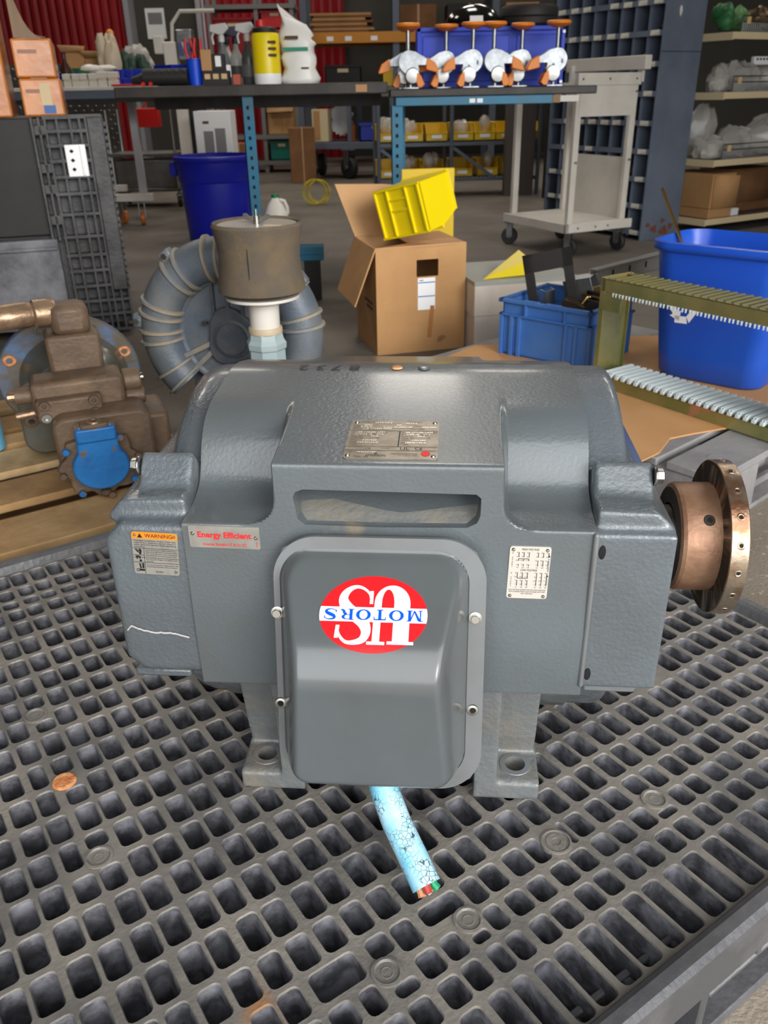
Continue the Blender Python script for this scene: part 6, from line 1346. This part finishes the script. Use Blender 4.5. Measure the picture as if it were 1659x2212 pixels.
# ================================================================ RIGHT SHELVING WITH BAGS
rs = thing('wire_shelving', 'beige edged shelving with wire basket fronts at the right', 'shelf', (2.33, 6.17, 0), math.radians(30)); SL, SDp = 1.5, .5
M_deck = mat('grey_shelf_deck', rgb(104, 98, 90), .5, .2)
w0 = None
for z in (.085, .475, .895, 1.245):
    MB().mm((0, .01, z), (SL, SDp, z+.012)).build('shelf_deck', M_deck, rs); MB().mm((0, 0, z-.025), (SL, .012, z+.015)).build('front_lip', M_beige, rs, bevel=.002); MB().mm((-.006, 0, z-.03), (.004, SDp, z+.015)).build('side_lip', M_beige, rs, bevel=.002)
    if z > .2:
        MB().cyl((.10, .03, z+.02), (.10, .03, z+.11), .006, n=8).build('basket_post', M_wire, rs)
        for zz in (.11, .075): MB().cyl((.10, .03, z+zz), (SL-.05, .03, z+zz), .004, n=6).build('basket_rail', M_rubber, rs)
        for i in range(28):
            if w0 is None: w0 = MB().cyl((0, 0, 0), (0, 0, .06), .0028, n=6).build('wire', M_wire, rs); ww = w0
            else: ww = copy_obj(w0, rs)
            ww.location = (.115+i*.02, .03, z+.016)
        MB().mm((.14, .022, z+.065), (.175, .0255, z+.105)).build('price_tag', mat('tan_tag', rgb(220, 184, 130), .6), rs)
for x, y in ((.0, .46), (SL-.04, .46), (SL-.04, 0)): MB().mm((x, y, 0), (x+.04, y+.04, 2.2)).build('post', M_gsteel, rs)
c30, s30 = math.cos(math.radians(30)), math.sin(math.radians(30))
def rsw(x, y, z): return (2.33+x*c30-y*s30, 6.17+x*s30+y*c30, z)
def bag(lab, x, y, z, r, seed):
    mb = crumple(MB(), (0, 0, r[2]*.7), r[0], r[1], r[2], seed, 16, 10, .16)
    o = mb.build('plastic_bag', M_clear, ang=.5); o.location = rsw(x, y, z); tag(o, lab, 'bag', 'clear bags on the right shelving')
    rr = random.Random(seed)
    crumple(MB(), (0, 0, r[2]*.5), r[0]*.7, r[1]*.7, r[2]*.5, seed+50, 10, 7, .3).build('contents', M_pvc if seed % 2 else mat('grey_parts', rgb(150, 142, 132), .5), o, smooth=False)
    mb = MB()
    for k_ in range(3): a = rr.uniform(-1, 1); mb.add([(a*r[0]*.5, -r[1]*.5, r[2]*1.2), (a*r[0]*.5+.04, -r[1]*.3, r[2]*1.55), (a*r[0]*.3, 0, r[2]*1.7), (a*r[0]*.2, -.02, r[2]*1.2)], [(0, 1, 2, 3)])
    mb.build('loose_end', M_clear, o)
for a in (('puffy clear bag hanging over the left end of the middle shelf', .105, .16, .909, (.075, .09, .10), 31), ('clear bag of grey parts along the middle shelf front', .31, .18, .909, (.16, .1, .11), 32), ('clear bag with white part at the right of the middle shelf', .70, .18, .909, (.16, .1, .12), 33),
          ('long clear bag at the left end of the lower basket shelf', .125, .17, .489, (.11, .1, .09), 35), ('clear crinkled bag in the middle of the lower basket shelf', .385, .19, .489, (.14, .11, .12), 36), ('large clear bag at the right of the lower basket shelf', .76, .2, .489, (.18, .12, .15), 37), ('folded clear bag stacked on the lower basket shelf', .30, .415, .489, (.12, .055, .2), 38)): bag(*a)
pw = thing('white_terminal_block', 'white slotted terminal block resting on the middle shelf bags', 'part', rsw(.5, .10, 1.075), math.radians(20)); MB().mm((-.12, -.01, 0), (.12, .02, .05)).build('body', M_white, pw, bevel=.002)
for i in range(6): MB().mm((-.1+i*.028, -.0125, .028), (-.085+i*.028, -.01, .04)).build('slot', M_black, pw)
for i, (x, m, lab) in enumerate(((.10, M_grn, 'green circuit boards heaped at the left of the top shelf'), (.27, mat('green_light', rgb(86, 128, 70), .5), 'lighter green boards in the top shelf basket'), (.47, M_darkm, 'dark brown parts at the right of the top shelf'), (.62, M_rubber, 'black parts at the right end of the top shelf'))):
    o = lump('circuit_boards', lab, 'electronics', rsw(x, .2, 1.258), (.085, .1, .12), m, 60+i, None, .4)
def kcarton(lab, x, y, d, rz, m):
    t = thing('carton', lab, 'box', rsw(x, y, .098), math.radians(30)+rz); MB().mm((0, 0, 0), (d[0], d[1], d[2])).build('box', m, t, bevel=.006); MB().mm((-.001, -.001, d[2]*.22), (d[0]+.001, d[1]+.001, d[2]*.235)).build('seam', M_carddk, t)
    MB().add([(.01, -.004, d[2]*.98), (d[0]*.85, -.06, d[2]*.95), (d[0]*.8, -.065, d[2]*.28), (.02, -.004, d[2]*.22)], [(0, 1, 2, 3)]).build('flap', m, t, solid=.005)
kcarton('brown carton with hanging side flap on the bottom shelf', .05, .03, (.24, .4, .30), 0, M_card); kcarton('darker carton behind, at the right of the bottom shelf', .42, .18, (.5, .3, .30), 0, M_carddk)
o = MB().mm((-.04, -.03, 0), (.04, .03, .05)).build('white_packet', M_white, bevel=.003); o.location = rsw(.36, .08, .098); o.rotation_euler = (0, 0, .6); tag(o, 'small white packet beside the bottom shelf carton', 'packet')
for o in bpy.data.objects:
    if o.type == 'MESH' and o.parent is None and 'label' not in o and o.get('kind') is None: print('UNLABELLED', o.name)
